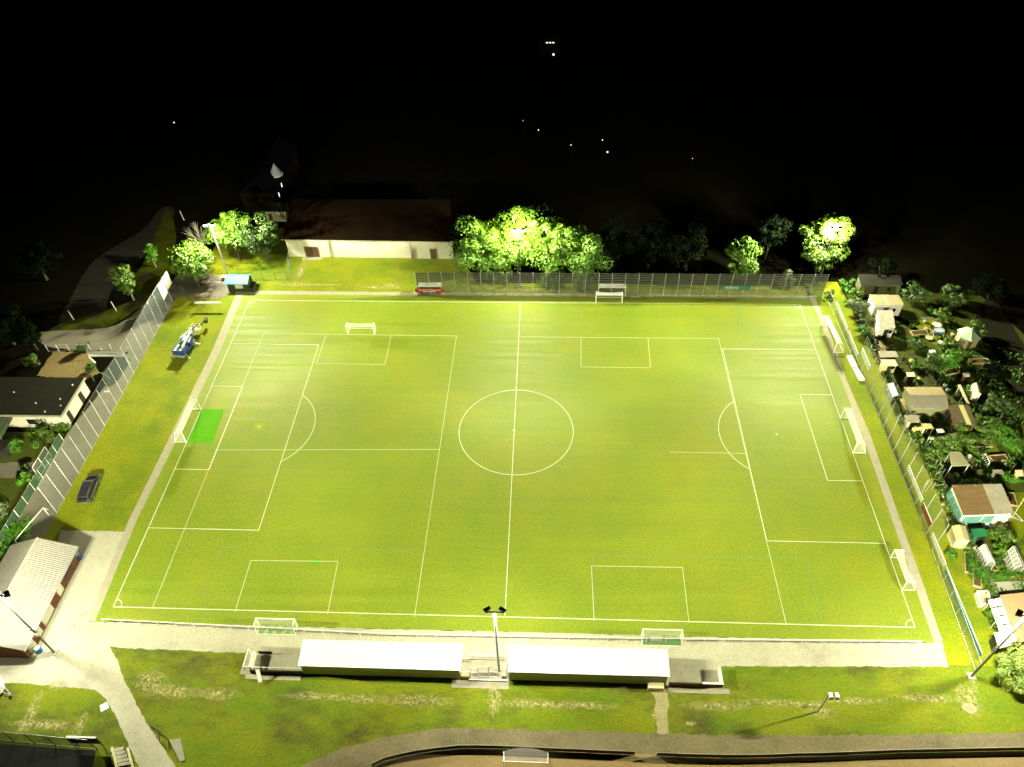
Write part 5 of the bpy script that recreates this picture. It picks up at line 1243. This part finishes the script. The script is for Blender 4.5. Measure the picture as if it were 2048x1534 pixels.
for px, py, r, h, m_, lb in [(1848, 645, .25, .5, white, 'tall white pot beside the ribbed lean-to roof'), (1903, 672, .3, .6, cream, 'cream planter left of the summer house'), (1822, 724, .5, .4, yellow, 'yellow planter with a bright plant in the dark middle garden'),
                             (1843, 740, .35, .4, white, 'white hoop pot in the black shade'), (1888, 774, .35, .5, white, 'white urn at the end of the large cabin'), (1868, 838, .35, .6, mat('rust', (.35, .1, .03)), 'rust red pot beside the blue drum'),
                             (1896, 1040, .3, .4, cream, 'cream tub among the clutter left of the teal house'), (1886, 1010, .3, .4, wood, 'wooden tub by the narrow brown path'), (1888, 975, .35, .4, yellow, 'yellow crate pot above the teal windows'),
                             (1906, 1022, .35, .5, white, 'white bucket planter by the corner of the teal house'), (1981, 1058, .3, .35, white, 'round white pot beside the green canvas store'), (2006, 1036, .35, .5, mat('terracotta', (.5, .2, .05)), 'terracotta pot on the patio corner of the teal house'),
                             (2018, 1034, .25, .4, white, 'small white pot on the patio right of the terracotta one'), (1958, 1047, .3, .3, darkm, 'dark tub between the teal house and the canvas store'), (1958, 948, .45, .5, cream, 'square pale planter at the left end of the long green hedge'),
                             (1948, 1103, .3, .3, white, 'little white pot left of the milky greenhouse'), (1919, 1095, .3, .3, whitewall, 'pale pot in front of the yellow shed')]:
    pot(px, py, r, h, m_, lb, group=None)
p = G(1889, 838); single('water_butt', MB().cyl((p.x, p.y, 0), (p.x, p.y, 1.0), .45, n=14), mat('blue_drum', (.10, .28, .42)), 'light blue drum in front of the brown cabin', 'drum', (p.x, p.y))
p = G(1956, 1094, 1); single('table_board', MB().box((p.x, p.y, .7), (.9, .75, .08), .5).cyl((p.x, p.y, 0), (p.x, p.y, .66), .06, n=6), cream, 'pale square work table at the corner of the milky greenhouse', 'table', (p.x, p.y))
# washing line / white stakes in dark garden
t = thing('drying_rack', 'white slanted drying rack alone in the black garden', 'rack', G2(1977, 918))
a, b = V3(1971, 907, 1.3), V3(1980, 925, 1.3); mb = MB(); mb.cyl(a, b, .05, n=5)
for k in range(6): q = Vector(a).lerp(Vector(b), k/5); mb.cyl(q, (q.x-.5, q.y-.1, .9), .02, n=4)
mb.build('bars', white, t); MB().cyl((a[0], a[1], 0), a, .04, n=5).build('leg', white, t); MB().cyl((b[0], b[1], 0), b, .04, n=5).build('leg', white, t)
for i, (px, py) in enumerate([(1870, 928), (1874, 935), (1879, 943), (1883, 950), (1888, 957)]):
    p = G(px, py); single('garden_stake', MB().cyl((p.x, p.y, 0), (p.x+.1, p.y+.05, 1.5), .04, n=5), alu, 'pale stake in the row beside the party tent', 'stake', (p.x, p.y), 'row of pale stakes beside the tent')
for i, (px, py) in enumerate([(1846, 975), (1851, 983), (1857, 974), (1862, 980)]):
    p = G(px, py); single('garden_stake', MB().cyl((p.x, p.y, 0), (p.x+.1, p.y+.05, 1.8), .04, n=5), alu, 'grey stake in the row outside the tall fence', 'stake', (p.x, p.y), 'row of grey stakes outside the tall fence')
# antenna-like mast over teal house
p = G(2024, 1035); t = thing('flag_pole', 'thin slanting pole rising right of the teal-windowed house', 'pole', (p.x, p.y)); MB().cyl((p.x, p.y, 0), (p.x+.2, p.y+.6, 5.2), .05, .03, 6).build('pole', cream, t)
MB().cyl((p.x, p.y, .1), (p.x+1.3, p.y-.7, .1), .05, n=5).cyl((p.x+.6, p.y+1.2, .1), (p.x+1.3, p.y-.7, .1), .05, n=5).build('base_frame', white, t)
# garden paths and beds
flat('garden_path', [(1735, 655), (1748, 655), (1768, 690), (1790, 702), (1760, 702), (1742, 678)], .012, gravel, jag=.18)
flat('garden_path', [(1740, 690), (1757, 688), (1767, 695), (1750, 699)], .03, concrete, jag=.18)
flat('garden_path', [(1842, 634), (1880, 634), (1880, 638), (1842, 638)], .012, road_m, jag=.18)
flat('garden_path', [(1878, 985), (1886, 985), (1896, 1020), (1887, 1020)], .012, brown, jag=.18)
flat('garden_path', [(1985, 1030), (2030, 1030), (2010, 1065), (2000, 1085), (1993, 1085), (1990, 1060), (1975, 1050)], .012, rooftan, jag=.18)
flat('garden_path', [(1946, 1100), (1954, 1100), (1985, 1165), (1985, 1185), (1975, 1185)], .012, gravel, jag=.18)
flat('garden_lawn', [(1985, 985), (2080, 985), (2080, 1160), (1995, 1160), (1990, 1130), (2000, 1085)], .006, lawn)
flat('garden_lawn', [(1832, 640), (1880, 638), (1900, 680), (1868, 690), (1818, 640)], .006, lawn)
flat('garden_lawn', [(1930, 712), (1985, 712), (1990, 740), (1925, 738)], .006, lawn)
flat('garden_lawn', [(2025, 840), (2090, 835), (2090, 900), (2020, 895)], .006, lawn)
flat('garden_lawn', [(1930, 870), (1980, 870), (2000, 905), (1940, 912)], .006, lawn)
# hedges
def hedge(pa, pb, wd, h, label, m):
    a, b = G(*pa), G(*pb); L = (b-a).length; c = (a+b)/2
    return bush(pa[0], pa[1], L/2, h, label, m, .28, dens=1.2, name='hedge', cat='hedge', ry_=wd/2, world=(c.x, c.y), rz=math.atan2(b.y-a.y, b.x-a.x))
hedge((1968, 955), (2050, 965), 2.2, 1.0, 'bright green hedge right of the party tent', leafD)
hedge((1975, 1158), (2045, 1152), 1.6, .8, 'low clipped hedge above the paved yard', leafD)
hedge((1965, 1222), (1992, 1262), 1.6, 1.6, 'hedge row between the cold frame and the grey-white shelter', leafA)
hedge((1930, 1105), (1958, 1170), 1.8, .9, 'row of vegetable plants below the yellow shed', leafD)
hedge((1962, 1120), (1985, 1170), 1.0, .7, 'narrow planted strip beside the milky greenhouse', leafB)
hedge((1915, 1060), (1990, 1215), .9, .7, 'scrubby growth along the allotment boundary', leafC) if False else None
hedge((1812, 692), (1848, 705), 1.6, 1.4, 'dark hedge in the middle garden', leafC)
hedge((1836, 700), (1868, 708), 1.5, 1.3, 'bright hedge left of the white oval table', leafD)
GA = 'allotment trees and shrubs'
for px, py, R, H, lb, m_, lf in [
    (1700, 606, 2.0, 3.6, 'lit shrub at the top corner of the right fence', leafA, .35), (1712, 628, 2.4, 4.0, 'large silver-lit shrub left of the tan-roofed cabin', leafP, .35),
    (1690, 585, 1.6, 3.2, 'green bush above the silver-lit shrub', leafD, .35), (1657, 597, 1.2, 2.2, 'dim bush at the end of the far fence', leafB, .3),
    (1722, 655, 1.5, 2.2, 'dark bush beside the white round table', leafC, .3), (1724, 672, 1.4, 2.2, 'bright bush against the tall fence corner', leafD, .3),
    (1822, 610, 3.0, 5.5, 'tall dark tree right of the tan-roofed cabin', leafC, .4), (1895, 612, 3.2, 5.2, 'dim brownish tree at the back of the gardens', leafC, .4),
    (1861, 630, 1.0, 2.2, 'small cone bush at the back of the lit lawn', leafD, .25), (1878, 645, 1.9, 3.0, 'bush behind the sitting area', leafB, .35),
    (1950, 675, 2.2, 3.0, 'bush behind the hexagonal summer house', leafB, .35), (1893, 700, 1.8, 2.6, 'bush left of the summer house door', leafB, .35),
    (1885, 735, 2.6, 3.2, 'dense shrub in the centre of the gardens', leafD, .35), (1858, 735, 2.2, 2.8, 'dim shrub between playhouse and centre shrub', leafC, .35),
    (1912, 722, 1.6, 3.0, 'spiky shrub right of the centre shrub', leafB, .3), (1830, 735, .9, 1.3, 'small bright plant in the black shade', leafA, .25),
    (1925, 790, 1.9, 1.8, 'climbing plants behind the pergola beam', leafB, .3), (1990, 835, 3.4, 3.8, 'wide dark shrub right of the brown cabin', leafC, .4),
    (1965, 868, 3.0, 3.0, 'olive shrub below the brown cabin', leafB, .38), (1920, 872, 2.4, 2.6, 'olive shrub above the party tent', leafB, .35),
    (2010, 888, 2.6, 2.8, 'green shrub at the right by the orange frame', leafD, .35), (1880, 905, 2.8, 3.8, 'overgrown arbour tree under the mint roof', leafB, .35),
    (1862, 925, 1.8, 2.4, 'shrub against the tall fence by the stakes', leafB, .3), (1825, 880, 1.5, 1.8, 'twiggy shrub left of the mint roof', leafB, .3),
    (1800, 850, 1.2, 1.8, 'dark shrub at the fence by the small grey shed', leafC, .3), (2010, 1082, 1.8, 2.0, 'dark shrub between the greenhouses', leafB, .3),
    (1995, 1105, 1.4, 1.6, 'yellowish shrub above the milky greenhouse', leafA, .3), (1996, 1130, 1.2, 1.4, 'shrub right of the milky greenhouse', leafC, .28),
    (1978, 1075, 1.0, 1.4, 'small lime bush by the canvas store', leafA, .28), (1943, 990-20, 1.0, 1.0, 'dim plant by the top of the brown roof', leafB, .25),
    (1905, 1110, 1.0, 1.0, 'ragged plants at the boundary below the yellow shed', leafD, .25), (1965, 1150, 1.3, 1.0, 'leafy plants beside the cold frame', leafD, .25),
    (1975, 600, 3.5, 5.5, 'almost invisible tree at the upper right of the gardens', leafK, .45), (1980, 760, 2.8, 3.5, 'almost invisible shrub by the service road', leafK, .4),
    (1760, 560, 3.0, 5.0, 'black tree behind the unlit cabin', leafK, .45)]:
    bush(px, py, R, H, lb, m_, lf, name='shrub', group=GA, cat='shrub')
# planting beds and weeds scattered through the allotments
def scatter(label, m, n, seed, boxes, sz=(.10, .30), hmax=.7):
    rnd = random.Random(seed); mb = MB()
    for k in range(n):
        x0, x1, y0, y1 = boxes[rnd.randrange(len(boxes))]
        cx_, cy_ = rnd.uniform(x0, x1), rnd.uniform(y0, y1)
        if math.sin(cx_*1.9+seed)+math.sin(cy_*2.3+seed*2)+math.sin((cx_+cy_)*.9) < .35: continue
        hh = rnd.uniform(.2, hmax)
        for q in range(7):
            p = Vector((cx_+rnd.gauss(0, .22), cy_+rnd.gauss(0, .22), rnd.uniform(.03, hh))); n_ = Vector((rnd.uniform(-1, 1), rnd.uniform(-1, 1), rnd.uniform(.3, 1))).normalized(); u = n_.orthogonal().normalized(); v = n_.cross(u); s_ = rnd.uniform(*sz)
            mb.poly([p-u*s_, p+v*s_*.5, p+u*s_, p-v*s_*.5])
    o = mb.build('ground_plants', m); tag(o, label, 'plants', None, 'stuff')
BX = [(66, 82, -8, 28), (66, 84, -36, -18), (78, 90, -26, 20), (66, 74, -12, 6)]
scatter('fresh green beds and weeds between the allotment sheds', leafD, 1900, 3, BX)
scatter('dull green weeds and vegetable rows between the allotment sheds', leafB, 2300, 8, BX)
scatter('dark low growth filling the gaps of the allotments', leafC, 1900, 14, BX, hmax=1.1)
for px, py, lx, ly, az_, lb in [(1838, 668, 3.0, 1.2, .1, 'raised bed frame on the lit lawn left of the sitting area'), (1900, 745, 2.6, 1.1, .3, 'raised bed frame below the summer house'), (1958, 725, 3.2, 1.2, .05, 'raised bed frame on the dim lawn at the right'),
                                (1960, 890, 3.2, 1.2, .0, 'raised bed frame above the drying rack'), (1996, 918, 2.6, 1.0, .1, 'raised bed frame right of the drying rack'), (2022, 1000, 2.4, 1.0, 1.4, 'raised bed frame at the right edge of the teal house'),
                                (1936, 1128, 3.4, 1.0, 1.25, 'raised bed frame in the vegetable row'), (1952, 1158, 2.8, 1.0, 1.25, 'lower raised bed frame in the vegetable row'), (2010, 1150, 3.0, .9, .0, 'raised bed frame below the clear greenhouse')]:
    p = G(px, py); t = thing('raised_bed', lb, 'raised bed', (p.x, p.y), 'timber raised beds'); c_, s_ = math.cos(az_), math.sin(az_)
    for sx_ in (-1, 1):
        MB().box((p.x-s_*sx_*ly/2, p.y+c_*sx_*ly/2, .2), (lx, .12, .4), az_).build('side_board', wood, t)
        MB().box((p.x+c_*sx_*(lx/2-.06), p.y+s_*sx_*(lx/2-.06), .2), (.12, ly-.13, .38), az_).build('end_board', wood, t)
    MB().box((p.x, p.y, .15), (lx-.26, ly-.14, .3), az_).build('soil', brown, t)
for i_, (pts_, z_, rm_, wm_, lb) in enumerate([
    ([(1812, 745), (1828, 745), (1831, 753), (1815, 753)], 1.6, cream, brown, 'tiny cream-roofed tool box right of the playhouse'),
    ([(1858, 700), (1870, 700), (1873, 706), (1861, 706)], 1.5, white, backw, 'tiny white-roofed hutch among the middle shrubs'),
    ([(1895, 868), (1912, 867), (1916, 875), (1899, 876)], 1.7, rooftan, brown, 'small tan-roofed hutch above the party tent'),
    ([(1872, 870-12), (1886, 857), (1890, 865), (1876, 866)], 1.7, roofw, brown, 'small white-roofed hutch right of the awnings'),
    ([(1985, 940), (2004, 939), (2008, 948), (1989, 949)], 1.6, roofgrey, backw, 'small grey hutch at the end of the green hedge'),
    ([(2030, 940), (2046, 940), (2048, 952), (2034, 953)], 1.7, cream, wood, 'small cream-roofed hutch at the right edge by the hedge'),
    ([(1925, 760-14), (1938, 746), (1941, 753), (1928, 754)], 1.6, roofgrey, brown, 'small grey hutch above the pergola'),
    ([(1975, 1085-75), (1990, 1086-76), (1992, 1018), (1978, 1018)], 1.0, roofw, None, 'x')][:7]):
    shed(lb, pts_, z_, rm_, wm_, name='hutch', cat='hutch', group='small hutches in the allotments', corr=6)
# small clutter in the plots, each piece its own thing
rc = random.Random(21)
kinds = [('crate', 'crate'), ('bucket', 'bucket'), ('plank', 'plank'), ('sack', 'sack')]
spots_ = [(1850, 660), (1760, 668), (1752, 676), (1775, 700), (1779, 735), (1802, 772), (1846, 828), (1858, 832), (1880, 842), (1874, 826), (1902, 1002), (1898, 1012), (1909, 1030), (1914, 1036), (1893, 992), (1934, 1096), (1972, 1049), (2012, 1042), (2000, 1040), (1950, 936), (1945, 925), (1938, 915), (1966, 1050), (1912, 952), (1900, 955), (1941, 845), (1905, 790), (1895, 782), (1835, 760), (1790, 665)]
where = ['in the middle garden left of the table', 'on the lit path by the lean-to', 'beside the dark cushioned chair', 'behind the low double roof', 'in the shade under the playhouse', 'above the light blue greenhouse', 'in front of the large cabin wall', 'under the large cabin window', 'between drum and awning', 'near the rust red pot', 'left of the upper teal pane', 'left of the second teal pane', 'by the lower teal pane', 'at the lower corner of the teal house', 'by the top teal pane', 'in front of the yellow shed door', 'in the gap beside the green canvas store', 'on the patio below the grey roof sheet', 'on the patio left end', 'right of the party tent lower pole', 'right of the party tent middle', 'right of the party tent top', 'beside the dark tub', 'inside the party tent front', 'inside the party tent left side', 'under the brown cabin eave', 'between large cabin and pergola', 'above the pergola', 'in the black garden above the large cabin', 'on the dark ground near the white roof']
cm_ = [cream, white, wood, brown, roofgrey, lightblue, yellow, darkm]; cn_ = ['cream', 'white', 'wooden', 'brown', 'grey', 'pale blue', 'yellow', 'dark']
for i, (px, py) in enumerate(spots_):
    kd, ct = kinds[i % 4]; c_i = rc.randrange(8); p = G(px, py); mb = MB(); a_ = rc.uniform(0, 3)
    if kd == 'crate': mb.box((p.x, p.y, .25), (.7, .5, .5), a_)
    elif kd == 'bucket': mb.cyl((p.x, p.y, 0), (p.x, p.y, .45), .2, .28, 10)
    elif kd == 'plank': mb.box((p.x, p.y, .3), (1.6, .25, .12), a_).box((p.x, p.y, .12), (1.4, .35, .22), a_)
    else: mb.ball((p.x, p.y, .28), .42, 8, .7)
    single(kd, mb, cm_[c_i], 'small %s %s %s' % (cn_[c_i], kd, where[i]), ct, (p.x, p.y), 'odds and ends lying in the allotments')
# boundary scrub as ground cover
mb = MB(); rnd = random.Random(3)
for k in range(5200):
    f = rnd.random(); y = 34-f*72; x = 63.0+(34-y)*.030+rnd.gauss(0, .38)
    p = Vector((x, y, rnd.uniform(.05, .7))); n_ = Vector((rnd.uniform(-1, 1), rnd.uniform(-1, 1), rnd.uniform(.2, 1))).normalized(); u = n_.orthogonal().normalized(); v = n_.cross(u); s = rnd.uniform(.12, .34)
    mb.poly([p-u*s, p+v*s*.5, p+u*s, p-v*s*.5])
tag(mb.build('undergrowth', leafB), kind='stuff'); ALL[-1]['label'] = 'scrubby undergrowth along the allotment boundary'; ALL[-1]['category'] = 'undergrowth'
fence('low wire fence along the allotment boundary', lambda k: (63.3+.075*k, 33.5-2.6*k), 26, 1.3, galv, olive, netfar, pr=.035)
for o in ALL:
    if '_o' in o: del o['_o']
